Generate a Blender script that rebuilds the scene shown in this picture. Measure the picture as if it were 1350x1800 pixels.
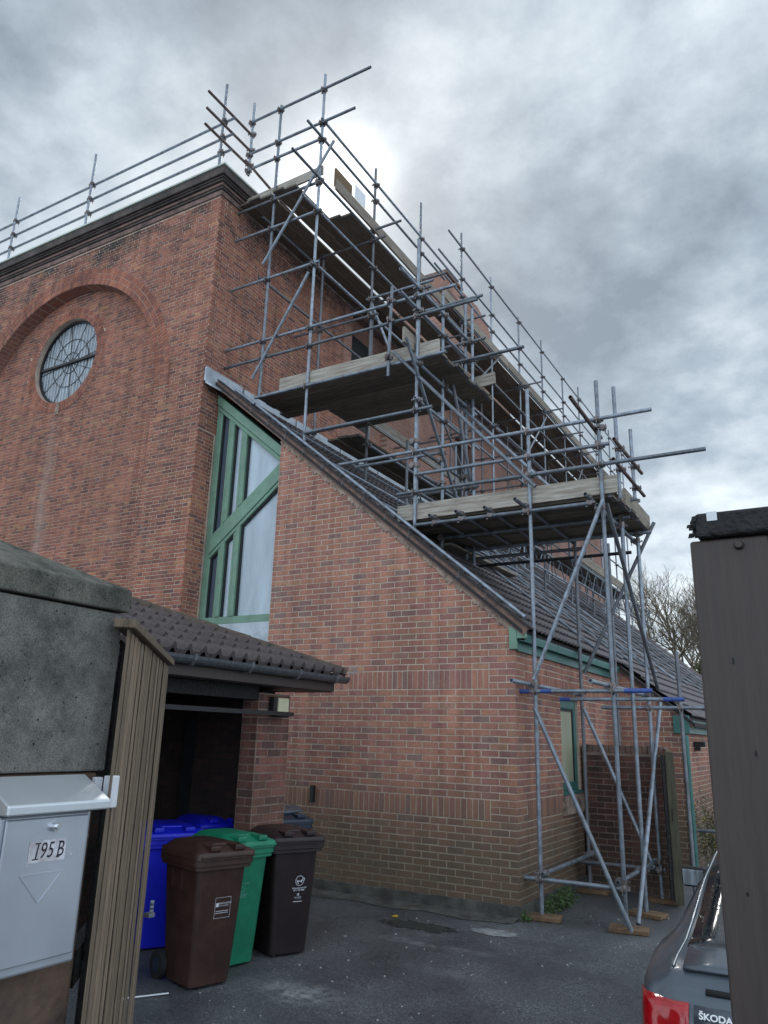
import bpy, math, random
from mathutils import Vector, Matrix
random.seed(7)
S = bpy.context.scene
for o in list(bpy.data.objects): bpy.data.objects.remove(o)
COL = S.collection

# ------------------------------------------------------------------ camera
F_PX, YAW, PITCH, ROLL = 1349.27, 0.532, 0.284, 0.027
CAM = Vector((3.19, -8.453, 1.816))
def cam_axes():
    cy, sy, cp, sp = math.cos(YAW), math.sin(YAW), math.cos(PITCH), math.sin(PITCH)
    f = Vector((-sy*cp, cy*cp, sp)); r = Vector((cy, sy, 0)); u = r.cross(f)
    cr, sr = math.cos(ROLL), math.sin(ROLL)
    return cr*r+sr*u, -sr*r+cr*u, f
_r, _u, _f = cam_axes()
cd = bpy.data.cameras.new('camera'); co = bpy.data.objects.new('camera', cd); COL.objects.link(co)
cd.sensor_fit = 'VERTICAL'; cd.sensor_height = 36.0; cd.lens = F_PX/1800*36.0
cd.clip_start = 0.05; cd.clip_end = 600
co.matrix_world = Matrix(((_r.x, _u.x, -_f.x, CAM.x), (_r.y, _u.y, -_f.y, CAM.y), (_r.z, _u.z, -_f.z, CAM.z), (0, 0, 0, 1)))
S.camera = co

# ------------------------------------------------------------------ sky and sun
SUN = Vector((-0.443, 0.631, 0.637)).normalized()
W = bpy.data.worlds.new('World'); S.world = W; W.use_nodes = True
nt = W.node_tree; nt.nodes.clear()
def N(tree, typ, **kw):
    n = tree.nodes.new(typ)
    for k, v in kw.items(): setattr(n, k, v)
    return n
def L(tree, a, b): tree.links.new(a, b)
def math_node(tree, op, a, b=None, c=None, clamp=False):
    n = N(tree, 'ShaderNodeMath', operation=op); n.use_clamp = clamp
    for i, v in enumerate((a, b, c)):
        if v is None: continue
        if isinstance(v, (int, float)): n.inputs[i].default_value = v
        else: L(tree, v, n.inputs[i])
    return n.outputs[0]
def ramp(tree, fac, stops, interp='LINEAR'):
    n = N(tree, 'ShaderNodeValToRGB'); n.color_ramp.interpolation = interp
    e = n.color_ramp.elements
    while len(e) > 1: e.remove(e[-1])
    e[0].position = stops[0][0]; e[0].color = (*stops[0][1], 1)
    for pos, c in stops[1:]:
        q = e.new(pos); q.color = (*c, 1)
    L(tree, fac, n.inputs[0]); return n.outputs[0]
def mixc(tree, fac, a, b, mode='MIX'):
    n = N(tree, 'ShaderNodeMix', data_type='RGBA', blend_type=mode)
    for sock, v in ((n.inputs[0], fac), (n.inputs[6], a), (n.inputs[7], b)):
        if isinstance(v, (int, float)): sock.default_value = v
        elif isinstance(v, tuple): sock.default_value = (*v, 1)
        else: L(tree, v, sock)
    return n.outputs[2]
tc = N(nt, 'ShaderNodeTexCoord'); sep = N(nt, 'ShaderNodeSeparateXYZ'); L(nt, tc.outputs['Generated'], sep.inputs[0])
zz = math_node(nt, 'ADD', math_node(nt, 'ABSOLUTE', sep.outputs[2]), 0.32)
cmb = N(nt, 'ShaderNodeCombineXYZ')
L(nt, math_node(nt, 'DIVIDE', sep.outputs[0], zz), cmb.inputs[0]); L(nt, math_node(nt, 'DIVIDE', sep.outputs[1], zz), cmb.inputs[1])
cmb.inputs[2].default_value = 17.3
n1 = N(nt, 'ShaderNodeTexNoise'); n1.inputs['Scale'].default_value = 3.9; n1.inputs['Detail'].default_value = 10; n1.inputs['Roughness'].default_value = 0.60; n1.inputs['Distortion'].default_value = 0.0
n2 = N(nt, 'ShaderNodeTexNoise'); n2.inputs['Scale'].default_value = 1.1; n2.inputs['Detail'].default_value = 4
L(nt, cmb.outputs[0], n1.inputs['Vector']); L(nt, cmb.outputs[0], n2.inputs['Vector'])
cl = math_node(nt, 'ADD', math_node(nt, 'MULTIPLY', n1.outputs[0], 0.65), math_node(nt, 'MULTIPLY', n2.outputs[0], 0.35))
cloud = ramp(nt, cl, [(0.36, (0.20, 0.245, 0.29)), (0.455, (0.315, 0.375, 0.43)), (0.515, (0.43, 0.495, 0.55)), (0.59, (0.58, 0.645, 0.69)), (0.68, (0.74, 0.79, 0.82))])
dt = N(nt, 'ShaderNodeVectorMath', operation='DOT_PRODUCT'); L(nt, tc.outputs['Generated'], dt.inputs[0]); dt.inputs[1].default_value = SUN
dd = math_node(nt, 'MAXIMUM', dt.outputs['Value'], 0.0)
g1 = math_node(nt, 'MULTIPLY', math_node(nt, 'POWER', dd, 600.0), 0.55)
g2 = math_node(nt, 'MULTIPLY', math_node(nt, 'POWER', dd, 60.0), 0.06)
glow = math_node(nt, 'ADD', g1, g2)
gc = N(nt, 'ShaderNodeVectorMath', operation='SCALE'); gc.inputs[0].default_value = (1.0, 0.98, 0.93); L(nt, glow, gc.inputs['Scale'])
# cloud dimmed towards the sun and brightened away from it, to light the walls
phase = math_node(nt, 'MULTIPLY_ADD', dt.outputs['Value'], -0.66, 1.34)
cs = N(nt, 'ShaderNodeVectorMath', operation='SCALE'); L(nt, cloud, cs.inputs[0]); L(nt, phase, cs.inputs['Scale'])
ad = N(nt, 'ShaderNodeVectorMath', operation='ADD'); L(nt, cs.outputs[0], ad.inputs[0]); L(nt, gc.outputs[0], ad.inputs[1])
sky = N(nt, 'ShaderNodeTexSky', sky_type='NISHITA'); sky.sun_disc = False
sky.sun_elevation = math.asin(SUN.z); sky.sun_rotation = math.atan2(SUN.x, SUN.y)
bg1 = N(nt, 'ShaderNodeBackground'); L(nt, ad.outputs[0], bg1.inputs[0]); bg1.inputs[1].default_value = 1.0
bg2 = N(nt, 'ShaderNodeBackground'); L(nt, sky.outputs[0], bg2.inputs[0]); bg2.inputs[1].default_value = 0.05
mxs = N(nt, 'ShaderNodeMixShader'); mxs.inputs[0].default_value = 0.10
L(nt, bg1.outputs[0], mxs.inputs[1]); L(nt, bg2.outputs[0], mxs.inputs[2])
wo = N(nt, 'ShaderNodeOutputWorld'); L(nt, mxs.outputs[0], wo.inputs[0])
sl = bpy.data.lights.new('sun', 'SUN'); sl.energy = 1.2; sl.angle = math.radians(14); sl.color = (1.0, 0.96, 0.9)
so = bpy.data.objects.new('sun', sl); COL.objects.link(so); so.rotation_euler = SUN.to_track_quat('Z', 'Y').to_euler(); so.location = (0, 0, 30)
S.view_settings.view_transform = 'Standard'; S.view_settings.look = 'None'
S.view_settings.exposure = 0.98; S.view_settings.gamma = 1.0

# ------------------------------------------------------------------ materials
M = {}
def mat(name, col, rough=0.8, metal=0.0, var=0.25, scale=6.0, bump=0.0, bscale=40.0, rnd=0.0, spec=0.5, col2=None, stretch=None, coat=0.0):
    m = bpy.data.materials.new(name); m.use_nodes = True; t = m.node_tree
    b = t.nodes['Principled BSDF']
    b.inputs['Roughness'].default_value = rough; b.inputs['Metallic'].default_value = metal
    b.inputs['Specular IOR Level'].default_value = spec; b.inputs['Coat Weight'].default_value = coat
    tcn = N(t, 'ShaderNodeTexCoord'); mp = N(t, 'ShaderNodeMapping'); L(t, tcn.outputs['Object'], mp.inputs[0])
    if stretch: mp.inputs['Scale'].default_value = stretch
    nz = N(t, 'ShaderNodeTexNoise'); nz.inputs['Scale'].default_value = scale; nz.inputs['Detail'].default_value = 7; nz.inputs['Roughness'].default_value = 0.65
    L(t, mp.outputs[0], nz.inputs['Vector'])
    c2 = col2 or tuple(min(1, c*(1-var*1.3)) for c in col); c1 = tuple(min(1, c*(1+var)) for c in col)
    c = ramp(t, nz.outputs[0], [(0.3, c2), (0.7, c1)])
    if rnd:
        oi = N(t, 'ShaderNodeObjectInfo')
        hs = N(t, 'ShaderNodeHueSaturation'); L(t, c, hs.inputs['Color'])
        L(t, math_node(t, 'MULTIPLY_ADD', oi.outputs['Random'], rnd*2, 1-rnd), hs.inputs['Value'])
        c = hs.outputs[0]
    L(t, c, b.inputs['Base Color'])
    L(t, math_node(t, 'MULTIPLY_ADD', nz.outputs[0], 0.3, rough-0.15), b.inputs['Roughness'])
    if bump:
        nb = N(t, 'ShaderNodeTexNoise'); nb.inputs['Scale'].default_value = bscale; nb.inputs['Detail'].default_value = 5; L(t, mp.outputs[0], nb.inputs['Vector'])
        bp = N(t, 'ShaderNodeBump'); bp.inputs['Strength'].default_value = bump; bp.inputs['Distance'].default_value = 0.02
        L(t, nb.outputs[0], bp.inputs['Height']); L(t, bp.outputs[0], b.inputs['Normal'])
    M[name] = m; return m
def brick_mat(name, stops, attr, stain=None, grain=60.0, soot=None, lime=None, streak=False):
    m = bpy.data.materials.new(name); m.use_nodes = True; t = m.node_tree; b = t.nodes['Principled BSDF']
    a = N(t, 'ShaderNodeAttribute', attribute_type=attr); a.attribute_name = 'rnd'
    geo = N(t, 'ShaderNodeNewGeometry'); sp = N(t, 'ShaderNodeSeparateXYZ'); L(t, geo.outputs['Position'], sp.inputs[0])
    c = ramp(t, a.outputs['Fac'], stops)
    nz = N(t, 'ShaderNodeTexNoise'); nz.inputs['Scale'].default_value = grain; nz.inputs['Detail'].default_value = 6; nz.inputs['Roughness'].default_value = 0.7
    L(t, geo.outputs['Position'], nz.inputs['Vector'])
    v = ramp(t, nz.outputs[0], [(0.25, (0.62, 0.62, 0.62)), (0.75, (1.25, 1.25, 1.25))])
    c = mixc(t, 1.0, c, v, 'MULTIPLY')
    big = N(t, 'ShaderNodeTexNoise'); big.inputs['Scale'].default_value = 0.9; big.inputs['Detail'].default_value = 5; L(t, geo.outputs['Position'], big.inputs['Vector'])
    v2 = ramp(t, big.outputs[0], [(0.3, (0.78, 0.78, 0.80)), (0.7, (1.12, 1.1, 1.08))])
    c = mixc(t, 1.0, c, v2, 'MULTIPLY')
    run = N(t, 'ShaderNodeTexNoise'); mpr = N(t, 'ShaderNodeMapping'); mpr.inputs['Scale'].default_value = (7, 7, .45); L(t, geo.outputs['Position'], mpr.inputs[0]); L(t, mpr.outputs[0], run.inputs['Vector']); run.inputs['Scale'].default_value = 1.0; run.inputs['Detail'].default_value = 6
    c = mixc(t, 1.0, c, ramp(t, run.outputs[0], [(0.32, (0.74, 0.73, 0.73)), (0.6, (1.08, 1.08, 1.08))]), 'MULTIPLY')   # rain run-off
    if streak:  # pale lime run below the round window
        off = math_node(t, 'ABSOLUTE', math_node(t, 'ADD', math_node(t, 'SUBTRACT', sp.outputs[0], -8.98), math_node(t, 'MULTIPLY', math_node(t, 'SUBTRACT', big.outputs[0], 0.5), 0.5)))
        mk = math_node(t, 'MULTIPLY', math_node(t, 'SUBTRACT', 1.0, math_node(t, 'MULTIPLY', off, 4.5), clamp=True), math_node(t, 'MULTIPLY', math_node(t, 'SUBTRACT', 7.6, sp.outputs[2], clamp=True), run.outputs[0]))
        c = mixc(t, math_node(t, 'MULTIPLY', mk, 0.9, clamp=True), c, (0.36, 0.29, 0.26))
    if stain:   # algae band: (z where it ends, strength)
        mk = math_node(t, 'MULTIPLY', math_node(t, 'SUBTRACT', math_node(t, 'ADD', stain[0], math_node(t, 'MULTIPLY', big.outputs[0], 0.9)), sp.outputs[2]), 1.1, clamp=True)
        mk = math_node(t, 'MULTIPLY', mk, stain[1], clamp=True)
        c = mixc(t, mk, c, (0.098, 0.088, 0.060))
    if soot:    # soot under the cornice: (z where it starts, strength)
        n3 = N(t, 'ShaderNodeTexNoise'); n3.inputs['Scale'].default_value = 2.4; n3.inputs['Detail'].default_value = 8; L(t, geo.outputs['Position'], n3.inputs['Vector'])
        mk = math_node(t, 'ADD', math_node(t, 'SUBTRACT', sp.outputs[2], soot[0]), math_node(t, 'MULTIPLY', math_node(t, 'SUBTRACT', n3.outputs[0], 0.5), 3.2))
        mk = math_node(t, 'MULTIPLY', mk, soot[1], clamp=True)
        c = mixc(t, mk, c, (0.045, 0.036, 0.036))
    if lime:
        n4 = N(t, 'ShaderNodeTexNoise'); n4.inputs['Scale'].default_value = 1.5; n4.inputs['Detail'].default_value = 10; n4.inputs['Roughness'].default_value = 0.7; L(t, geo.outputs['Position'], n4.inputs['Vector'])
        mk = ramp(t, n4.outputs[0], [(0.56, (0, 0, 0)), (0.72, (lime,)*3)])
        c = mixc(t, mk, c, (0.40, 0.34, 0.33))
    L(t, c, b.inputs['Base Color']); b.inputs['Roughness'].default_value = 0.88; b.inputs['Specular IOR Level'].default_value = 0.3
    bp = N(t, 'ShaderNodeBump'); bp.inputs['Strength'].default_value = 0.35; bp.inputs['Distance'].default_value = 0.01
    L(t, nz.outputs[0], bp.inputs['Height']); L(t, bp.outputs[0], b.inputs['Normal'])
    M[name] = m; return m
def tex_brick_mat(name, c1, c2, mortar, U='Y', bw=0.214, rh=0.0605):
    m = bpy.data.materials.new(name); m.use_nodes = True; t = m.node_tree; b = t.nodes['Principled BSDF']
    geo = N(t, 'ShaderNodeNewGeometry'); sp = N(t, 'ShaderNodeSeparateXYZ'); L(t, geo.outputs['Position'], sp.inputs[0])
    cb = N(t, 'ShaderNodeCombineXYZ'); L(t, sp.outputs[U], cb.inputs[0]); L(t, sp.outputs['Z'], cb.inputs[1])
    br = N(t, 'ShaderNodeTexBrick'); L(t, cb.outputs[0], br.inputs['Vector'])
    br.inputs['Color1'].default_value = (*c1, 1); br.inputs['Color2'].default_value = (*c2, 1); br.inputs['Mortar'].default_value = (*mortar, 1)
    br.inputs['Scale'].default_value = 1.0; br.inputs['Brick Width'].default_value = bw; br.inputs['Row Height'].default_value = rh; br.inputs['Mortar Size'].default_value = 0.005
    nz = N(t, 'ShaderNodeTexNoise'); nz.inputs['Scale'].default_value = 1.2; nz.inputs['Detail'].default_value = 7; L(t, geo.outputs['Position'], nz.inputs['Vector'])
    v = ramp(t, nz.outputs[0], [(0.3, (0.7, 0.7, 0.7)), (0.7, (1.15, 1.15, 1.15))])
    L(t, mixc(t, 1.0, br.outputs['Color'], v, 'MULTIPLY'), b.inputs['Base Color']); b.inputs['Roughness'].default_value = 0.9
    M[name] = m; return m

GST = [(0.0, (0.475, 0.232, 0.164)), (0.3, (0.445, 0.214, 0.156)), (0.62, (0.40, 0.190, 0.149)), (0.84, (0.345, 0.170, 0.146)), (0.95, (0.285, 0.182, 0.163)), (1.0, (0.49, 0.26, 0.167))]
CST = [(0.0, (0.42, 0.178, 0.120)), (0.4, (0.365, 0.150, 0.105)), (0.7, (0.29, 0.124, 0.098)), (0.88, (0.20, 0.100, 0.088)), (1.0, (0.48, 0.235, 0.132))]
DST = [(0.0, (0.23, 0.105, 0.085)), (0.5, (0.17, 0.082, 0.070)), (1.0, (0.11, 0.065, 0.06))]  # porch pillar brick, darkened to carry the shade it stands in
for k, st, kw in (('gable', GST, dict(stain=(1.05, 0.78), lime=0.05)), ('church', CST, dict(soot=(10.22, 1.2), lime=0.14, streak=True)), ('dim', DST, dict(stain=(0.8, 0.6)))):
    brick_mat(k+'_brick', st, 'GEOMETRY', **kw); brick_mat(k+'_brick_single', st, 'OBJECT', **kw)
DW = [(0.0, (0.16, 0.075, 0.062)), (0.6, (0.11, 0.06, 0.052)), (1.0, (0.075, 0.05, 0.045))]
PORCH_SHADE = [(0.0, (0.055, 0.032, 0.028)), (1.0, (0.032, 0.022, 0.022))]  # porch interior brick, its deep shade painted into the colour
brick_mat('sooty_brick', PORCH_SHADE, 'GEOMETRY'); brick_mat('sooty_brick_single', PORCH_SHADE, 'OBJECT')
brick_mat('wall_brick', DW, 'GEOMETRY', stain=(.5, .6)); brick_mat('wall_brick_single', DW, 'OBJECT', stain=(.5, .6))
mat('mortar', (0.53, 0.435, 0.36), 0.95, var=0.18, scale=9, bump=0.2)
mat('mortar_old', (0.50, 0.405, 0.335), 0.95, var=0.25, scale=5, bump=0.2)
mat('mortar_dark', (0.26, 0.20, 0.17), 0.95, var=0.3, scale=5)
def damp(name, zend):     # algae creeping up the joints as well
    t = M[name].node_tree; b = t.nodes['Principled BSDF']; src = b.inputs['Base Color'].links[0].from_socket
    geo = N(t, 'ShaderNodeNewGeometry'); sp = N(t, 'ShaderNodeSeparateXYZ'); L(t, geo.outputs['Position'], sp.inputs[0]); nz = N(t, 'ShaderNodeTexNoise'); nz.inputs['Scale'].default_value = 1.1; nz.inputs['Detail'].default_value = 5; L(t, geo.outputs['Position'], nz.inputs['Vector'])
    mk = math_node(t, 'MULTIPLY', math_node(t, 'SUBTRACT', math_node(t, 'ADD', zend, math_node(t, 'MULTIPLY', nz.outputs[0], 0.9)), sp.outputs[2]), 0.75, clamp=True)
    L(t, mixc(t, math_node(t, 'MULTIPLY', mk, .72), src, (0.16, 0.145, 0.095)), b.inputs['Base Color'])
damp('mortar', 1.0)
tex_brick_mat('church_far', (0.36, 0.17, 0.125), (0.27, 0.13, 0.105), (0.42, 0.34, 0.29))
tex_brick_mat('wing_far', (0.36, 0.15, 0.105), (0.28, 0.12, 0.10), (0.45, 0.36, 0.30), rh=0.075)
mat('cornice', (0.085, 0.070, 0.066), 0.95, var=0.5, scale=3.5, bump=0.5, bscale=14, col2=(0.035, 0.030, 0.030))
mat('cornice_band', (0.20, 0.13, 0.115), 0.95, var=0.45, scale=4, bump=0.4, col2=(0.06, 0.045, 0.042))
mat('capping', (0.50, 0.55, 0.50), 0.6, var=0.15, scale=3)
mat('green_paint', (0.165, 0.29, 0.215), 0.5, var=0.16, scale=5, bump=0.05)
mat('teal_paint', (0.05, 0.17, 0.155), 0.45, var=0.22, scale=5)
mat('seal', (0.012, 0.016, 0.018), 0.6)
mat('dark_glass', (0.085, 0.105, 0.145), 0.08, var=0.1, spec=0.7)
mat('pale_glass', (0.43, 0.51, 0.59), 0.16, var=0.2, scale=1.3, spec=0.7, stretch=(2.2, 1, .5))
mat('blind', (0.42, 0.43, 0.31), 0.5, var=0.12, scale=2.5, stretch=(1, 1, 0.25))
mat('leaded_glass', (0.235, 0.27, 0.31), 0.25, var=0.55, scale=2.2, spec=0.6, stretch=(7, 1, 0.9))
mat('lead', (0.42, 0.47, 0.53), 0.45, metal=0.35, var=0.22, scale=4, bump=0.2, bscale=8)
mat('black_metal', (0.012, 0.013, 0.016), 0.5, var=0.3)
mat('verge', (0.20, 0.125, 0.10), 0.9, var=0.45, scale=7, bump=0.4, bscale=25, col2=(0.09, 0.062, 0.055))
mat('verge_mortar', (0.33, 0.25, 0.205), 0.95, var=0.5, scale=9, bump=0.5, bscale=30, col2=(0.09, 0.065, 0.055))
mat('roof_tile', (0.150, 0.130, 0.138), 0.62, var=0.35, scale=7, bump=0.15, rnd=0.12)
mat('porch_tile', (0.075, 0.058, 0.058), 0.7, var=0.35, scale=7, bump=0.2, rnd=0.14)
mat('ridge_moss', (0.085, 0.060, 0.050), 0.9, var=0.5, scale=12, bump=0.6, bscale=40, col2=(0.05, 0.045, 0.03))
mat('tile_bed', (0.035, 0.03, 0.032), 0.9)
mat('galv', (0.215, 0.255, 0.31), 0.45, metal=0.5, var=0.38, scale=11, rnd=0.30, bump=0.08, col2=(0.13, 0.135, 0.15))
mat('galv_dull', (0.175, 0.185, 0.21), 0.55, metal=0.45, var=0.3, scale=8, rnd=0.2)
mat('rusty', (0.135, 0.095, 0.09), 0.7, metal=0.3, var=0.4, scale=10, rnd=0.15)
mat('coupler', (0.20, 0.20, 0.215), 0.5, metal=0.6, var=0.5, scale=30, col2=(0.10, 0.055, 0.04), rnd=0.3)
mat('blue_paint', (0.045, 0.09, 0.33), 0.5, var=0.3, scale=14)
mat('board', (0.155, 0.128, 0.10), 0.9, var=0.45, scale=5, stretch=(12, .7, 12), bump=0.3, rnd=0.35)
mat('board_x', (0.155, 0.128, 0.10), 0.9, var=0.45, scale=5, stretch=(.7, 12, 12), bump=0.3, rnd=0.35)
mat('toe_board', (0.24, 0.215, 0.18), 0.9, var=0.4, scale=4, stretch=(9, .7, 9), bump=0.4, bscale=6, rnd=0.25, col2=(0.15, 0.12, 0.095))
mat('toe_board_x', (0.37, 0.35, 0.315), 0.9, var=0.3, scale=4, stretch=(.7, 9, 9), bump=0.4, bscale=6, rnd=0.15, col2=(0.20, 0.165, 0.13))
mat('sole', (0.17, 0.105, 0.06), 0.85, var=0.4, scale=9, bump=0.3)
mat('concrete', (0.125, 0.125, 0.115), 0.95, var=0.55, scale=24, bump=0.5, bscale=220, col2=(0.022, 0.024, 0.023))
mat('concrete_cap', (0.19, 0.19, 0.17), 0.95, var=0.6, scale=60, bump=0.6, bscale=170, col2=(0.045, 0.05, 0.04))
mat('concrete_base', (0.16, 0.105, 0.075), 0.95, var=0.45, scale=5, bump=0.4, col2=(0.06, 0.045, 0.04))
mat('slat_wood', (0.235, 0.175, 0.12), 0.85, var=0.3, scale=8, stretch=(6, 6, 0.6), bump=0.25, rnd=0.3, col2=(0.09, 0.065, 0.048))
mat('brown_paint', (0.052, 0.038, 0.035), 0.5, var=0.2, scale=9, stretch=(9, 9, 0.5), bump=0.2, bscale=14)
mat('black_wood', (0.018, 0.018, 0.02), 0.75, var=0.6, scale=20, bump=0.8, bscale=50)
mat('olive_wood', (0.075, 0.068, 0.045), 0.85, var=0.4, scale=8, stretch=(5, 5, 0.5))
mat('steel_box', (0.55, 0.59, 0.66), 0.32, metal=0.75, var=0.08, scale=3)
mat('steel_lid', (0.66, 0.70, 0.74), 0.35, metal=0.6, var=0.08, scale=3)
mat('white_plastic', (0.75, 0.78, 0.84), 0.4, var=0.05)
mat('paper', (0.72, 0.72, 0.80), 0.7, var=0.15, scale=25, col2=(0.36, 0.33, 0.34))
mat('ink', (0.02, 0.018, 0.03), 0.6)
mat('chrome', (0.75, 0.77, 0.8), 0.15, metal=1.0, var=0.05)
mat('bin_blue', (0.008, 0.016, 0.60), 0.42, var=0.1)
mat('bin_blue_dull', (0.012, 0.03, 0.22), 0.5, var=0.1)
mat('bin_brown', (0.050, 0.023, 0.018), 0.45, var=0.3, bump=0.15, bscale=120)
mat('bin_green', (0.013, 0.21, 0.115), 0.42, var=0.22)
mat('bin_dark', (0.022, 0.013, 0.015), 0.45, var=0.18, bump=0.15, bscale=120)
mat('bin_navy', (0.018, 0.030, 0.055), 0.35, var=0.15)
mat('bin_grey', (0.10, 0.12, 0.15), 0.3, var=0.1)
mat('rubber', (0.014, 0.015, 0.018), 0.8)
mat('white_print', (0.62, 0.64, 0.72), 0.6, var=0.2, scale=60)
mat('faint_print', (0.16, 0.40, 0.34), 0.6, var=0.2, scale=60)
mat('lamp_cream', (0.62, 0.60, 0.42), 0.4, var=0.06)
mat('car_paint', (0.090, 0.112, 0.140), 0.34, metal=0.35, var=0.05, coat=0.4)
mat('car_glass', (0.012, 0.016, 0.02), 0.12, var=0.2, spec=0.8)
mat('car_red', (0.42, 0.006, 0.012), 0.12, var=0.2, scale=14, coat=0.6)
mat('car_red_lit', (0.62, 0.02, 0.03), 0.12, var=0.1, coat=0.6)
mat('badge', (0.70, 0.72, 0.75), 0.3, metal=0.4, var=0.05)
mat('car_lens', (0.52, 0.42, 0.45), 0.12, var=0.3, scale=30, coat=0.6)
mat('bark', (0.10, 0.085, 0.065), 0.9, var=0.35, scale=5)
mat('twig', (0.17, 0.145, 0.105), 0.9, var=0.3, scale=5)
mat('leaf', (0.055, 0.10, 0.028), 0.7, var=0.5, scale=9)
mat('leaf_dark', (0.030, 0.058, 0.022), 0.7, var=0.5, scale=5)
mat('leaf_olive', (0.085, 0.09, 0.038), 0.75, var=0.5, scale=1.2)
mat('yellow', (0.62, 0.42, 0.02), 0.6)
mat('stone_bits', (0.42, 0.42, 0.42), 0.9, var=0.4, scale=40)
mat('pale_concrete', (0.26, 0.27, 0.28), 0.9, var=0.35, scale=9, bump=0.3)
mat('apron', (0.085, 0.085, 0.078), 0.9, var=0.5, scale=5, bump=0.4, bscale=40)
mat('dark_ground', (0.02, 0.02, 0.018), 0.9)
mat('moss_ground', (0.034, 0.036, 0.032), 0.85, var=0.6, scale=25, bump=0.6, bscale=90)
mat('far_field', (0.07, 0.075, 0.05), 0.95)
def raindrop_glass():
    m = M['car_glass']; t = m.node_tree; b = t.nodes['Principled BSDF']
    tcn = N(t, 'ShaderNodeTexCoord'); v = N(t, 'ShaderNodeTexVoronoi'); v.inputs['Scale'].default_value = 55; v.inputs['Randomness'].default_value = 1
    L(t, tcn.outputs['Object'], v.inputs['Vector'])
    h = ramp(t, v.outputs['Distance'], [(0.0, (1, 1, 1)), (0.30, (0, 0, 0))])
    bp = N(t, 'ShaderNodeBump'); bp.inputs['Strength'].default_value = 0.45; bp.inputs['Distance'].default_value = 0.006; L(t, h, bp.inputs['Height']); L(t, bp.outputs[0], b.inputs['Normal'])
raindrop_glass()
def concrete_mat(name, light, dark, pits):
    m = bpy.data.materials.new(name); m.use_nodes = True; t = m.node_tree; b = t.nodes['Principled BSDF']; geo = N(t, 'ShaderNodeNewGeometry'); P = geo.outputs['Position']
    def nz(sc, de, ro):
        n_ = N(t, 'ShaderNodeTexNoise'); n_.inputs['Scale'].default_value = sc; n_.inputs['Detail'].default_value = de; n_.inputs['Roughness'].default_value = ro; L(t, P, n_.inputs['Vector']); return n_.outputs[0]
    c = ramp(t, nz(9, 8, .7), [(0.34, dark), (0.66, light)])
    f = nz(260, 3, .8); c = mixc(t, 1.0, c, ramp(t, f, [(0.3, (0.45,)*3), (0.7, (1.5,)*3)]), 'MULTIPLY')
    c = mixc(t, ramp(t, nz(34, 6, .75), [(0.60, (0, 0, 0)), (0.70, (.75,)*3)]), c, (0.012, 0.013, 0.013))
    v = N(t, 'ShaderNodeTexVoronoi'); v.inputs['Scale'].default_value = pits; L(t, P, v.inputs['Vector']); pit = ramp(t, v.outputs['Distance'], [(0.10, (1, 1, 1)), (0.22, (0, 0, 0))])
    c = mixc(t, mixc(t, 1.0, pit, ramp(t, nz(22, 2, .5), [(.5, (0, 0, 0)), (.6, (1, 1, 1))]), 'MULTIPLY'), c, (0.01, 0.01, 0.01))
    L(t, c, b.inputs['Base Color']); b.inputs['Roughness'].default_value = .95; b.inputs['Specular IOR Level'].default_value = .2
    bp = N(t, 'ShaderNodeBump'); bp.inputs['Strength'].default_value = .55; bp.inputs['Distance'].default_value = .006; L(t, f, bp.inputs['Height']); L(t, bp.outputs[0], b.inputs['Normal']); M[name] = m
concrete_mat('concrete', (0.235, 0.23, 0.215), (0.085, 0.086, 0.082), 55)
concrete_mat('concrete_cap', (0.19, 0.185, 0.16), (0.05, 0.052, 0.046), 70)
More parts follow.
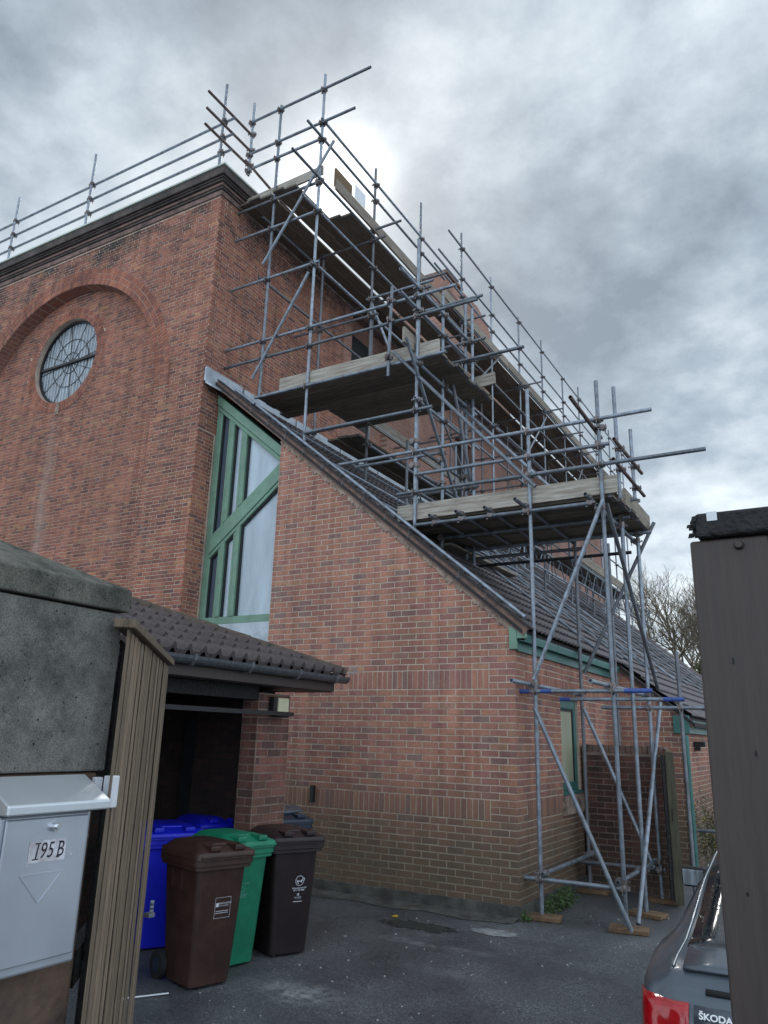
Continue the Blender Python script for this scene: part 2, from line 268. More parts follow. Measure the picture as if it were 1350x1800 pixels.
def asphalt_mat():
    m = bpy.data.materials.new('asphalt'); m.use_nodes = True; t = m.node_tree; b = t.nodes['Principled BSDF']
    geo = N(t, 'ShaderNodeNewGeometry'); P = geo.outputs['Position']
    f = N(t, 'ShaderNodeTexNoise'); f.inputs['Scale'].default_value = 70; f.inputs['Detail'].default_value = 4; f.inputs['Roughness'].default_value = 0.8; L(t, P, f.inputs['Vector'])
    g = N(t, 'ShaderNodeTexNoise'); g.inputs['Scale'].default_value = 1.1; g.inputs['Detail'].default_value = 7; L(t, P, g.inputs['Vector'])
    c = ramp(t, f.outputs[0], [(0.30, (0.034, 0.038, 0.043)), (0.50, (0.105, 0.112, 0.123)), (0.68, (0.30, 0.305, 0.31))])
    c = mixc(t, 1.0, c, ramp(t, g.outputs[0], [(0.3, (0.55, 0.56, 0.6)), (0.7, (1.25, 1.25, 1.25))]), 'MULTIPLY')
    ag = N(t, 'ShaderNodeTexNoise'); ag.inputs['Scale'].default_value = 24; ag.inputs['Detail'].default_value = 6; ag.inputs['Roughness'].default_value = 0.75; L(t, P, ag.inputs['Vector'])
    c = mixc(t, 1.0, c, ramp(t, ag.outputs[0], [(0.35, (0.68, 0.68, 0.70)), (0.65, (1.25, 1.25, 1.22))]), 'MULTIPLY')
    # dried plaster smear, with a shape of its own
    sp = N(t, 'ShaderNodeSeparateXYZ'); L(t, P, sp.inputs[0])
    w = N(t, 'ShaderNodeTexNoise'); w.inputs['Scale'].default_value = 9; w.inputs['Detail'].default_value = 8; w.inputs['Roughness'].default_value = 0.75; L(t, P, w.inputs['Vector'])
    tot = None
    for (x, y, rx, ry, amt) in ((-0.62, -3.05, 0.42, 0.26, 1.0), (-0.40, -1.35, 0.75, 0.10, 0.45), (0.1, -2.0, 0.5, 0.12, 0.25)):
        dx = math_node(t, 'DIVIDE', math_node(t, 'SUBTRACT', sp.outputs[0], x), rx); dy = math_node(t, 'DIVIDE', math_node(t, 'SUBTRACT', sp.outputs[1], y), ry)
        r2 = math_node(t, 'ADD', math_node(t, 'MULTIPLY', dx, dx), math_node(t, 'MULTIPLY', dy, dy))
        k = math_node(t, 'MULTIPLY', math_node(t, 'SUBTRACT', 1.0, r2, clamp=True), amt)
        tot = k if tot is None else math_node(t, 'MAXIMUM', tot, k)
    mk = math_node(t, 'MULTIPLY', math_node(t, 'MULTIPLY', tot, ramp(t, w.outputs[0], [(0.42, (0, 0, 0)), (0.64, (1, 1, 1))])), 1.3, clamp=True)
    c = mixc(t, mk, c, (0.36, 0.37, 0.38))
    L(t, c, b.inputs['Base Color'])
    L(t, ramp(t, g.outputs[0], [(0.35, (0.26,)*3), (0.65, (0.56,)*3)]), b.inputs['Roughness'])
    bp = N(t, 'ShaderNodeBump'); bp.inputs['Strength'].default_value = 0.9; bp.inputs['Distance'].default_value = 0.016; L(t, f.outputs[0], bp.inputs['Height']); L(t, bp.outputs[0], b.inputs['Normal'])
    M['asphalt'] = m
asphalt_mat()

# ------------------------------------------------------------------ mesh helpers
def tag(o, label=None, cat=None, group=None, kind=None):
    if label: o['label'] = label
    if cat: o['category'] = cat
    if group: o['group'] = group
    if kind: o['kind'] = kind
    return o
def thing(name, loc, label, cat, group=None, rz=0.0):
    o = bpy.data.objects.new(name, None); COL.objects.link(o); o.location = loc; o.rotation_euler = (0, 0, rz); o.empty_display_size = 0.2
    return tag(o, label, cat, group)
def origin_of(p):
    v = Vector((0, 0, 0))
    while p: v += p.location; p = p.parent
    return v
def link(name, me, parent=None, world=True, loc=None):
    o = bpy.data.objects.new(name, me); COL.objects.link(o)
    if parent:
        o.parent = parent
        if world: o.location = -origin_of(parent)
    if loc is not None: o.location = loc
    return o
class MB:
    def __init__(s): s.v = []; s.f = []; s.sm = []; s.rnd = []
    def add(s, verts, faces, smooth=False, rnd=None):
        b = len(s.v); s.v += [tuple(p) for p in verts]
        for f in faces: s.f.append([b+i for i in f]); s.sm.append(smooth); s.rnd.append(0.0 if rnd is None else rnd)
        return s
    def box(s, a, b):
        (x0, y0, z0), (x1, y1, z1) = a, b
        return s.add([(x0,y0,z0),(x1,y0,z0),(x1,y1,z0),(x0,y1,z0),(x0,y0,z1),(x1,y0,z1),(x1,y1,z1),(x0,y1,z1)],
                     [(0,3,2,1),(4,5,6,7),(0,1,5,4),(1,2,6,5),(2,3,7,6),(3,0,4,7)])
    def obox(s, c, ex, ey, ez):   # centre and three half-extent vectors
        c, ex, ey, ez = map(Vector, (c, ex, ey, ez)); V = []
        for k in (-1, 1):
            for (i, j) in ((-1,-1),(1,-1),(1,1),(-1,1)): V.append(c+ex*i+ey*j+ez*k)
        return s.add(V, [(0,3,2,1),(4,5,6,7),(0,1,5,4),(1,2,6,5),(2,3,7,6),(3,0,4,7)])
    def bar(s, p, q, w, h, up=(0,0,1)):
        p, q = Vector(p), Vector(q); d = (q-p); l = d.length; d.normalize(); x = d.cross(Vector(up)); x = x.normalized() if x.length > 1e-5 else Vector((1,0,0)); y = x.cross(d)
        return s.obox((p+q)/2, d*l/2, x*w/2, y*h/2)
    def prism(s, poly, vec):
        n = len(poly); P = [Vector(p) for p in poly]; Q = [p+Vector(vec) for p in P]
        return s.add(P+Q, [tuple(range(n))[::-1], tuple(range(n, 2*n))]+[(i, (i+1)%n, n+(i+1)%n, n+i) for i in range(n)])
    def ring(s, c, ax, r, n, ref=None):
        ax = Vector(ax).normalized(); x = Vector(ref) if ref else ax.orthogonal().normalized(); y = ax.cross(x)
        return [Vector(c)+x*math.cos(2*math.pi*i/n)*r+y*math.sin(2*math.pi*i/n)*r for i in range(n)]
    def cyl(s, p, q, r, r2=None, n=12, caps=True):
        p, q = Vector(p), Vector(q); r2 = r if r2 is None else r2; ax = q-p; ref = ax.orthogonal().normalized()
        a = s.ring(p, ax, r, n, ref); b = s.ring(q, ax, r2, n, ref)
        s.add(a+b, [(i, (i+1)%n, n+(i+1)%n, n+i) for i in range(n)], True)
        if caps: s.add(a, [tuple(range(n))[::-1]]); s.add(b, [tuple(range(n))])
        return s
    def pipe(s, p, q, r=0.0242, n=12, t=0.005, dep=0.05):   # hollow scaffold tube
        p, q = Vector(p), Vector(q); ax = (q-p).normalized(); ref = ax.orthogonal().normalized()
        a = s.ring(p, ax, r, n, ref); b = s.ring(q, ax, r, n, ref)
        s.add(a+b, [(i, (i+1)%n, n+(i+1)%n, n+i) for i in range(n)], True)
        for c, o, sg in ((p, a, 1), (q, b, -1)):
            i1 = s.ring(c, ax, r-t, n, ref); i2 = s.ring(c+ax*dep*sg, ax, r-t, n, ref)
            fl = (lambda f: f) if sg == 1 else (lambda f: f[::-1])
            s.add(list(o)+i1, [fl((i, n+i, n+(i+1)%n, (i+1)%n)) for i in range(n)])
            s.add(i1+i2, [fl((i, n+i, n+(i+1)%n, (i+1)%n)) for i in range(n)], True)
            s.add(i2, [fl(tuple(range(n))[::-1])])
        return s
    def mesh(s, name, m, rnd=False):
        me = bpy.data.meshes.new(name); me.from_pydata(s.v, [], s.f)
        me.polygons.foreach_set('use_smooth', s.sm)
        if rnd:
            a = me.attributes.new('rnd', 'FLOAT', 'FACE'); a.data.foreach_set('value', s.rnd)
        me.materials.append(M[m]); me.update(); return me
    def build(s, name, m, parent=None, world=True, rnd=False, loc=None):
        return link(name, s.mesh(name, m, rnd), parent, world, loc)
def part(name, m, parent, *boxes, world=True):
    b = MB()
    for a, c in boxes: b.box(a, c)
    return b.build(name, m, parent, world)
def bevel(o, w=0.004, seg=2):
    md = o.modifiers.new('edge', 'BEVEL'); md.width = w; md.segments = seg; md.limit_method = 'ANGLE'; return o

# brickwork --------------------------------------------------------------
def clip(poly, hp):           # hp: (a,b,c) keep a*u+b*z<=c
    out = []; a, b, c = hp
    for i in range(len(poly)):
        p, q = poly[i], poly[(i+1) % len(poly)]; dp = a*p[0]+b*p[1]-c; dq = a*q[0]+b*q[1]-c
        if dp <= 0: out.append(p)
        if (dp < 0 < dq) or (dq < 0 < dp):
            t = dp/(dp-dq); out.append((p[0]+(q[0]-p[0])*t, p[1]+(q[1]-p[1])*t))
    return out
def inset(poly, d):
    n = len(poly); cx = sum(p[0] for p in poly)/n; cz = sum(p[1] for p in poly)/n
    r = []
    for p in poly:
        l = math.hypot(p[0]-cx, p[1]-cz) or 1; r.append((p[0]+(cx-p[0])/l*d*1.4, p[1]+(cz-p[1])/l*d*1.4))
    return r
BRICK_MESH = {}
def unit_brick(w, h, m, dep=0.005, back=0.02):
    w, h = round(w/.004)*.004, round(h/.002)*.002; key = (round(w, 3), round(h, 3), m)
    if key not in BRICK_MESH:
        b = MB(); brick_geo(b, [(-w/2,-h/2),(w/2,-h/2),(w/2,h/2),(-w/2,h/2)], lambda u, d, z: Vector((u, -d, z)), dep, back, 0.5)
        BRICK_MESH[key] = b.mesh('brick', m)
    return BRICK_MESH[key]
def brick_geo(b, poly, W3, dep, back, rnd):
    n = len(poly); ins = [(p[0]*.0+q[0], q[1]) for p, q in zip(poly, inset(poly, 0.0025))]
    V = [W3(u, -back, z) for u, z in poly]+[W3(u, dep-0.0025, z) for u, z in poly]+[W3(u, dep, z) for u, z in ins]
    F = [(i, (i+1)%n, n+(i+1)%n, n+i) for i in range(n)]+[(n+i, n+(i+1)%n, 2*n+(i+1)%n, 2*n+i) for i in range(n)]+[tuple(range(2*n, 3*n))]
    b.add(V, F, False, rnd)
def lay(parent, org, U, Nn, cells, kind, singles, clips=(), dep=0.005, key=None):
    """cells: (u0,u1,z0,z1). The `singles` nearest whole bricks become objects, the rest one mesh."""
    org, U, Nn = Vector(org), Vector(U), Vector(Nn); rz = math.atan2(U.y, U.x)
    W3 = lambda u, d, z: org+U*u+Nn*d+Vector((0, 0, z))
    items = []
    for (u0, u1, z0, z1) in cells:
        poly = [(u0, z0), (u1, z0), (u1, z1), (u0, z1)]; whole = True
        for hp in clips:
            q = clip(poly, hp)
            if q != poly: whole = False
            poly = q
            if len(poly) < 3: break
        if len(poly) < 3: continue
        area = abs(sum(poly[i][0]*poly[(i+1)%len(poly)][1]-poly[(i+1)%len(poly)][0]*poly[i][1] for i in range(len(poly))))/2
        if area < 0.0006: continue
        c = W3((u0+u1)/2, dep, (z0+z1)/2); items.append(((c-CAM).length_squared, whole, poly, c, u1-u0, z1-z0))
    items.sort(key=lambda t: t[0]); st = MB(); k = 0
    base = origin_of(parent)
    for d2, whole, poly, c, w, h in items:
        rv = random.random(); dj = dep+random.uniform(-.0018, .002)
        if whole and k < singles and (key is None or key(c)):
            o = bpy.data.objects.new('brick', unit_brick(w, h, kind+'_brick_single')); COL.objects.link(o); o.parent = parent
            o.location = org+U*((poly[0][0]+poly[1][0])/2)+Nn*(dj-dep)+Vector((0, 0, (poly[0][1]+poly[2][1])/2))-base
            o.rotation_euler = (0, random.uniform(-.004, .004), rz); o['rnd'] = rv; k += 1
        else: brick_geo(st, poly, W3, dj, 0.02, rv)
    if st.f: tag(st.build('brickwork', kind+'_brick', parent, rnd=True), kind='stuff')
def courses(u0, u1, z0, z1, bw, ch, j=0.010, bond='stretcher', phase=0.0, hole=lambda u0, u1, z0, z1: [(u0, u1)], skip=()):
    out = []; nrow = int(round((z1-z0)/ch)); 
    for r in range(nrow):
        za = z0+r*ch; zb = za+ch
        if any(a <= (za+zb)/2 <= b for a, b in skip): continue
        for (a, b) in hole(u0, u1, za, zb):
            if bond == 'stretcher': x = u0-((r % 2)*bw/2+phase) % bw; seq = [bw]
            elif bond == 'flemish': x = u0-((r % 2)*bw*0.75+phase) % (bw*1.5); seq = [bw, bw*0.5]
            i = 0
            while x < b:
                w = seq[i % len(seq)]; i += 1
                p, q = max(x, a), min(x+w, b); x += w
                if q-p < 0.035: continue
                jj = random.uniform(-.0018, .0018); jz = random.uniform(-.0016, .0016)
                out.append((p+j/2+jj, q-j/2+jj+random.uniform(-.0015, .0015), za+j/2+jz, zb-j/2+jz+random.uniform(-.001, .001)))
    return out

# ------------------------------------------------------------------ ground
def gz(y): return 0.02*max(min(y, 0), -9)
g = MB(); ys = [-40, -9, 0, 3, 60, 200]
for i in range(len(ys)-1):
    g.add([(-150, ys[i], gz(ys[i])), (150, ys[i], gz(ys[i])), (150, ys[i+1], gz(ys[i+1])), (-150, ys[i+1], gz(ys[i+1]))], [(0, 1, 2, 3)])
tag(g.build('ground', 'asphalt'), kind='structure')
ap = MB()
for i in range(14):
    x0 = -3.5+i*0.25; w0 = 0.26+0.05*math.sin(i*1.7); w1 = 0.26+0.05*math.sin((i+1)*1.7)
    ap.add([(x0, -w0, gz(-w0)+0.006), (x0+.25, -w1, gz(-w1)+0.006), (x0+.25, 0, 0.03), (x0, 0, 0.03)], [(0, 1, 2, 3)])
tag(ap.build('path_edge', 'apron'), kind='structure')
def blob(name, m, cx, cy, rx, ry, n=26, seed=1, dz=0.005, jit=.14):
    rg = random.Random(seed); b = MB(); V = []
    for i in range(n):
        a = 2*math.pi*i/n; k = 1+rg.uniform(-jit, jit); x, y = cx+math.cos(a)*rx*k, cy+math.sin(a)*ry*k; V.append((x, y, gz(y)+dz))
    b.add(V, [tuple(range(n))]); return tag(b.build(name, m), kind='structure')
blob('ground_patch', 'pale_concrete', -0.02, -0.62, 0.24, 0.12, n=70, seed=4, jit=.2)
blob('ground_hollow', 'moss_ground', -0.78, -0.80, 0.40, 0.15, n=60, seed=8, jit=.3)
st = MB(); rg = random.Random(3)
for i in range(330):
    x, y = rg.uniform(-1.6, 2.4), rg.uniform(-4.0, 1.4)
    if x < 0.05 and y > -0.1: continue
    r = rg.choice((.004, .005, .006, .009, .013)); z = gz(y)
    a = rg.uniform(0, 6); V = [(x+math.cos(a+k*2.1)*r*rg.uniform(.6, 1.3), y+math.sin(a+k*2.1)*r*rg.uniform(.6, 1.3), z+.001) for k in range(3)]
    st.add(V+[(x, y, z+r*.9)], [(0, 1, 3), (1, 2, 3), (2, 0, 3)])
tag(st.build('gravel', 'stone_bits'), 'pale grit and crumbs scattered over the tarmac drive', 'gravel', kind='stuff')

lt = MB(); rg = random.Random(17)
for i in range(150):
    if rg.random() < .6: x, y = rg.uniform(-3.0, .3), -abs(rg.gauss(.04, .16))-.03
    else: x, y = .06+abs(rg.gauss(0, .18)), rg.uniform(-.3, 2.3)
    a = rg.uniform(0, 6.28); l_ = rg.uniform(.008, .02); z = gz(y)+.012+(.02*max(0, 1+y/.26) if x < 0 else 0); dx, dy = math.cos(a)*l_, math.sin(a)*l_
    lt.add([(x-dx, y-dy, z), (x+dy*.5, y-dx*.5, z+.004), (x+dx, y+dy, z+.002), (x-dy*.5, y+dx*.5, z+.006)], [(0, 1, 2, 3)])
tag(lt.build('leaf_litter', 'sole'), 'brown leaf crumbs gathered along the foot of the walls', 'litter', kind='stuff')

# ------------------------------------------------------------------ church
FY, RX = -0.29, -5.04
church = thing('church', (RX, FY, 0), 'tall old red brick church with a round window and dark cornice', 'church')
AX, AZ, AR, AO = -8.80, 7.30, 2.66, 2.99          # arch centre, inner and outer radius
REC = 0.25; BY = 3.66
wz0, wz1 = 0.0, 10.70
# core (mortar showing in the joints)
core = MB()
core.box((-16, FY, wz0), (AX-AR, 0.4, wz1)); core.box((AX+AR, FY, wz0), (RX, 0.4, wz1))
core.box((-16, 0.4, wz0), (RX, BY, wz1)); core.box((-16, BY, wz0), (RX-.7, 24.4, wz1))
NP = 40
arc = [(AX+AR*math.cos(math.pi*i/NP), AZ+AR*math.sin(math.pi*i/NP)) for i in range(NP+1)]
for i in range(NP):
    (x0, z0), (x1, z1) = arc[i], arc[i+1]
    core.add([(x0, FY, z0), (x1, FY, z1), (x1, FY, wz1), (x0, FY, wz1)], [(0, 3, 2, 1)])
core.build('wall', 'mortar_old', church)
rv = MB()
for i in range(NP):
    (x0, z0), (x1, z1) = arc[i], arc[i+1]
    rv.add([(x0, FY, z0), (x1, FY, z1), (x1, FY+REC, z1), (x0, FY+REC, z0)], [(0, 1, 2, 3)], True)
rv.box((AX+AR-.003, FY+.002, 0), (AX+AR-.001, FY+REC, AZ)); rv.box((AX-AR+.001, FY+.002, 0), (AX-AR+.003, FY+REC, AZ))
rv.build('arch_soffit', 'church_far', church)
WX, WZ, WR, WO = -8.97, 8.60, 0.875, 1.085          # round window
panel = MB(); n = 64
cring = [(WX+WR*math.cos(2*math.pi*i/n), WZ+WR*math.sin(2*math.pi*i/n)) for i in range(n)]
x0, x1, z0, z1 = AX-AR, AX+AR, 0.0, AZ+AR
def to_rect(px, pz):
    dx, dz = px-WX, pz-WZ; t = min(((x1-WX)/dx if dx > 0 else (x0-WX)/dx) if abs(dx) > 1e-6 else 1e9, ((z1-WZ)/dz if dz > 0 else (z0-WZ)/dz) if abs(dz) > 1e-6 else 1e9)
    return (WX+dx*t, WZ+dz*t)
rr = [to_rect(*p) for p in cring]; py = FY+REC
V = [(p[0], py, p[1]) for p in cring]+[(p[0], py, p[1]) for p in rr]
panel.add(V, [(i, (i+1) % n, n+(i+1) % n, n+i) for i in range(n)])
panel.add([(p[0], py, p[1]) for p in cring]+[(p[0], py+0.16, p[1]) for p in cring], [(i, n+i, n+(i+1) % n, (i+1) % n) for i in range(n)], True)
panel.build('recessed_panel', 'mortar_old', church)
# facade bricks
def in_arch(u, z, R): return (z < AZ and abs(u-AX) < R) or (z >= AZ and math.hypot(u-AX, z-AZ) < R)
CH = 0.0605
cells = courses(-13.6, RX+.009, 1.9, wz1, 0.214, CH, 0.0105, 'flemish')
fc = []
for c in cells:
    cs = [(c[0], c[2]), (c[1], c[2]), (c[1], c[3]), (c[0], c[3])]
    if (c[2]+c[3])/2 >= AZ:
        ds = [math.hypot(u-AX, z-AZ) for u, z in cs]
        if max(ds) < AO or min(ds) < AR+0.06: continue
        fc.append(c)
    else:
        if c[0] > AX+AR or c[1] < AX-AR: fc.append(c)
        elif c[1] > AX+AR+.03: fc.append((AX+AR+.004, c[1], c[2], c[3]))
        elif c[0] < AX-AR-.03: fc.append((c[0], AX-AR-.004, c[2], c[3]))
lay(church, (0, FY, 0), (1, 0, 0), (0, -1, 0), fc, 'church', 200)
pc = []
for c in courses(AX-AR, AX+AR, 3.1, AZ+AR, 0.214, CH, 0.0105, 'flemish', 0.05):
    cs = [(c[0], c[2]), (c[1], c[2]), (c[1], c[3]), (c[0], c[3])]
    if (c[2]+c[3])/2 >= AZ and min(math.hypot(u-AX, z-AZ) for u, z in cs) > AR-0.01: continue
    ds = [math.hypot(u-WX, z-WZ) for u, z in cs]
    if max(ds) < WO or min(ds) < WR+0.05: continue
    pc.append(c)
lay(church, (0, FY+REC, 0), (1, 0, 0), (0, -1, 0), pc, 'church', 90, dep=0.006)
# voussoirs: the outer arch (two rings of headers) and the ring round the window
def ring_bricks(cx, cz, r0, r1, a0, a1, cnt, y, dep, name, single=True):
    sm = MB()
    for i in range(cnt):
        b = MB() if single else sm
        t0 = a0+(a1-a0)*(i+0.07)/cnt; t1 = a0+(a1-a0)*(i+0.93)/cnt
        poly = [(cx+r*math.cos(t), cz+r*math.sin(t)) for r, t in ((r0, t0), (r1, t0), (r1, t1), (r0, t1))][::-1]
        brick_geo(b, poly, lambda u, d, z: Vector((u, y-d, z)), dep+random.uniform(-.002, .002), 0.03, random.uniform(0, .8))
        if single: b.build(name, 'church_brick', church, rnd=True)
    if not single: tag(sm.build(name, 'church_brick', church, rnd=True), kind='stuff')
bk = MB()
for r0, r1, y in ((AR+.001, AO, FY-0.007),):
    for i in range(NP):
        t0, t1 = math.pi*i/NP, math.pi*(i+1)/NP
        P = [(AX+r*math.cos(t), y, AZ+r*math.sin(t)) for r, t in ((r0, t0), (r1, t0), (r1, t1), (r0, t1))]; bk.add(P, [(0, 1, 2, 3)][::1])
bk.build('ring_mortar', 'mortar_old', church); bk = MB()
for i in range(n):
    t0, t1 = 2*math.pi*i/n, 2*math.pi*(i+1)/n
    P = [(WX+r*math.cos(t), FY+REC-0.006, WZ+r*math.sin(t)) for r, t in ((WR+.001, t0), (WO, t0), (WO, t1), (WR+.001, t1))]; bk.add(P, [(0, 1, 2, 3)])
bk.build('ring_mortar', 'mortar_old', church)
ring_bricks(AX, AZ, AR+.002, AR+.106, 0, math.pi, 128, FY-.007, .008, 'arch_brick')
ring_bricks(AX, AZ, AR+.115, AO-.115, 0, math.pi, 132, FY-.007, .008, 'arch_brick', False)
ring_bricks(AX, AZ, AO-.106, AO-.002, 0, math.pi, 140, FY-.007, .008, 'arch_brick', False)
ring_bricks(WX, WZ, WR+.004, WO-.106, 0, 2*math.pi, 92, FY+REC-.006, .008, 'window_ring_brick', False)
ring_bricks(WX, WZ, WO-.098, WO-.004, 0, 2*math.pi, 98, FY+REC-.006, .008, 'window_ring_brick', False)
# round window
wn = MB(); yy = FY+REC+0.13
wn.add([(WX+(WR-.03)*math.cos(2*math.pi*i/n), yy, WZ+(WR-.03)*math.sin(2*math.pi*i/n)) for i in range(n)], [tuple(range(n))])
rw = wn.build('round_window', 'leaded_glass', church)
fr = MB()
def torus_ring(b, cx, y, cz, r, t, nn=64):
    for i in range(nn):
        a0, a1 = 2*math.pi*i/nn, 2*math.pi*(i+1)/nn
        b.bar((cx+r*math.cos(a0), y, cz+r*math.sin(a0)), (cx+r*math.cos(a1), y, cz+r*math.sin(a1)), t, t, (0, 1, 0))
torus_ring(fr, WX, yy-.02, WZ, WR-.02, .045); fr.build('window_frame', 'black_metal', rw)
gb = MB()
for r in (0.22, 0.50): torus_ring(gb, WX, yy-.012, WZ, r, .009, 40)
for i in range(12):
    a = math.pi*i/6+.13; gb.bar((WX+.05*math.cos(a), yy-.012, WZ+.05*math.sin(a)), (WX+.86*math.cos(a), yy-.012, WZ+.86*math.sin(a)), .008, .008, (0, 1, 0))
gb.build('glazing_bar', 'black_metal', rw)
hb = MB(); hb.bar((WX-WR+.02, yy-.03, WZ-.01), (WX+WR-.02, yy-.03, WZ-.01), .05, .045); hb.build('cross_bar', 'black_metal', rw)
for i in range(19):
    x = WX-.81+i*.09; h = math.sqrt(max(.01, .84**2-(x-WX)**2)); b = MB(); b.box((x-.012, yy-.006, WZ-h), (x+.012, yy+.01, WZ+h)); b.build('slat', 'lead', rw)
# rusty key stone under the window
part('sill_block', 'verge_mortar', church, ((WX-.05, FY+REC-.02, WZ-WR-.26), (WX+.05, FY+REC+.01, WZ-WR-.02)))
# cornice: stepped mouldings running along the facade and down the side
prof = [(0.03, 10.70, 10.80, 'cornice_band'), (0.055, 10.803, 10.845, 'cornice'), (0.08, 10.848, 10.90, 'cornice_band'), (0.125, 10.903, 10.935, 'cornice'), (0.15, 10.938, 10.965, 'cornice'), (0.19, 10.968, 11.115, 'cornice')]
for d, za, zb, m in prof:
    b = MB(); b.box((-16, FY-d, za), (RX+d, 0.45, zb)); b.box((RX-.3, 0.451, za), (RX+d, 24.5, zb)); bevel(b.build('cornice_course', m, church), .012)
part('capping', 'capping', church, ((-16, FY-.215, 11.118), (RX+.215, 0.5, 11.15)), ((RX-.3, 0.501, 11.118), (RX+.215, 24.5, 11.15)))
part('roof', 'lead', church, ((-16, 0.5, 10.8), (RX-.35, 24.5, 11.0)))
# side (return) wall: real bricks on the near bay, then the far wall
c1 = courses(FY-.009, BY, 6.4, wz1, 0.214, CH, 0.0105, 'flemish', .04)
c2 = courses(FY-.009, 0.075, 3.0, 6.4, 0.214, CH, 0.0105, 'flemish', .04)
lay(church, (RX, 0, 0), (0, 1, 0), (1, 0, 0), c1+c2, 'church', 160)
fw = MB(); fw.box((RX-.10, BY, 5.0), (RX-.02+.026, BY+.3, wz1)); fw.box((RX-.5, BY+.3, 5.0), (RX-.16, BY+1.9, wz1)); fw.box((RX-.3, BY+1.9, 5), (RX+.006, 9.2, wz1)); fw.box((RX-.3, 9.2, 5), (RX+.006, 10.3, 7.9)); fw.box((RX-.3, 9.2, 9.7), (RX+.006, 10.3, wz1)); fw.box((RX-.3, 10.3, 5), (RX+.006, 24.4, wz1))
fw.build('side_wall', 'church_far', church)
part('window_recess', 'seal', church, ((RX-.6, 9.2, 7.9), (RX-.25, 10.3, 9.7)))
part('window_recess', 'seal', church, ((RX-.62, BY+.35, 8.2), (RX-.155, BY+1.3, 10.3)))
# brick gablet rising over the parapet farther back
gab = MB(); GX = -4.9
gab.box((-6.6, 8.3, 10.9), (GX, 9.35, 14.15))
gab.prism([(GX, 9.351, 10.9), (GX, 14.0, 10.9), (GX, 13.0, 11.9), (GX, 11.9, 13.5), (GX, 11.2, 14.1), (GX, 10.5, 14.3), (GX, 9.351, 14.2)], (-1.7, 0, 0))
gab.build('gablet', 'church_far', church)
gb2 = MB()
for z in (13.2, 13.6, 14.16): gb2.box((-6.65, 8.24, z), (GX+.06, 9.34, z+.09))
gb2.build('gablet_band', 'verge', church)

# ------------------------------------------------------------------ lean-to extension
SLOPE = 0.8246; TH = math.atan(SLOPE); CT, ST = math.cos(TH), math.sin(TH)
GL = -3.60                                   # left edge of the gable brickwork
ext = thing('brick_extension', (0, 0, 0), 'red brick lean-to with steep tiled roof and green trim beside the church', 'building')
TOPZ = lambda x: 3.05-SLOPE*x
b = MB(); b.prism([(GL, 0, 0), (0, 0, 0), (0, 0, TOPZ(0)), (GL, 0, TOPZ(GL))], (0, .215, 0)); b.build('gable_wall', 'mortar', ext)
Cc = 0.075; BW = 0.214; ZB = -0.18+0.0
ci = lambda i: (37.6-i)*Cc                    # height of joint number i
z_lo = ci(40); 
bands = ((ci(6)+.001, ci(3)-.001), (ci(25)+.001, ci(22)-.001))
BE = -0.317
def gable_hole(a, b, za, zb):
    zc = (za+zb)/2
    if any(p < zc < q for p, q in bands): return [(BE, b)]
    return [(a, b)]
cells = courses(GL-.0, 0.0105, z_lo, z_lo+Cc*86, BW, Cc, 0.0125, 'stretcher', 0.03, gable_hole)
for lo, hi in bands:
    nsol = int((BE-GL)/(BW/3)); w = BW/3
    for i in range(nsol):
        u1 = BE-i*w; cells.append((u1-w+.006, u1-.006, lo+.0055, hi-.0055))
lay(ext, (0, 0, 0), (1, 0, 0), (0, -1, 0), cells, 'gable', 300, clips=[(SLOPE, 1, 3.05), (0, -1, 0.02)])
# side wall facing the drive
SW = 4.40
WY0, WY1, WZ0, WZ1 = 1.63, 2.40, 1.16, 2.35
b = MB(); b.box((-.215, .216, 0), (0, WY0, 3.0)); b.box((-.215, WY1, 0), (0, SW, 3.0)); b.box((-.215, WY0, 0), (0, WY1, WZ0)); b.box((-.215, WY0, WZ1), (0, WY1, 3.0)); b.build('side_wall', 'mortar', ext)
def side_hole(a, b, za, zb):
    zc = (za+zb)/2; r = [(a, b)]
    if any(p < zc < q for p, q in bands): return [(a, .32)]
    if WZ0-.02 < zc < WZ1+.02: return [(a, WY0), (WY1, b)]
    return r
cells = courses(-0.0095, SW, z_lo, z_lo+Cc*40, BW, Cc, 0.0125, 'stretcher', 0.12, side_hole)
for lo, hi in bands:
    for i in range(int((SW-.32)/(BW/3))):
        u0 = .32+i*BW/3
        if lo < 1.5 or not (WY0 < u0 < WY1 and lo < WZ1): cells.append((u0+.0055, u0+BW/3-.0055, lo+.0055, hi-.0055))
lay(ext, (0, 0, 0), (0, 1, 0), (1, 0, 0), cells, 'gable', 200, clips=[(0, -1, 0.02), (0, 1, 2.97)])
# plinth course at the foot
b = MB(); b.box((GL, -.028, -.1), (0.03, -.0005, .135)); b.box((.0005, .0, -.1), (.03, SW, .135)); bevel(b.build('plinth', 'apron', ext), .006)
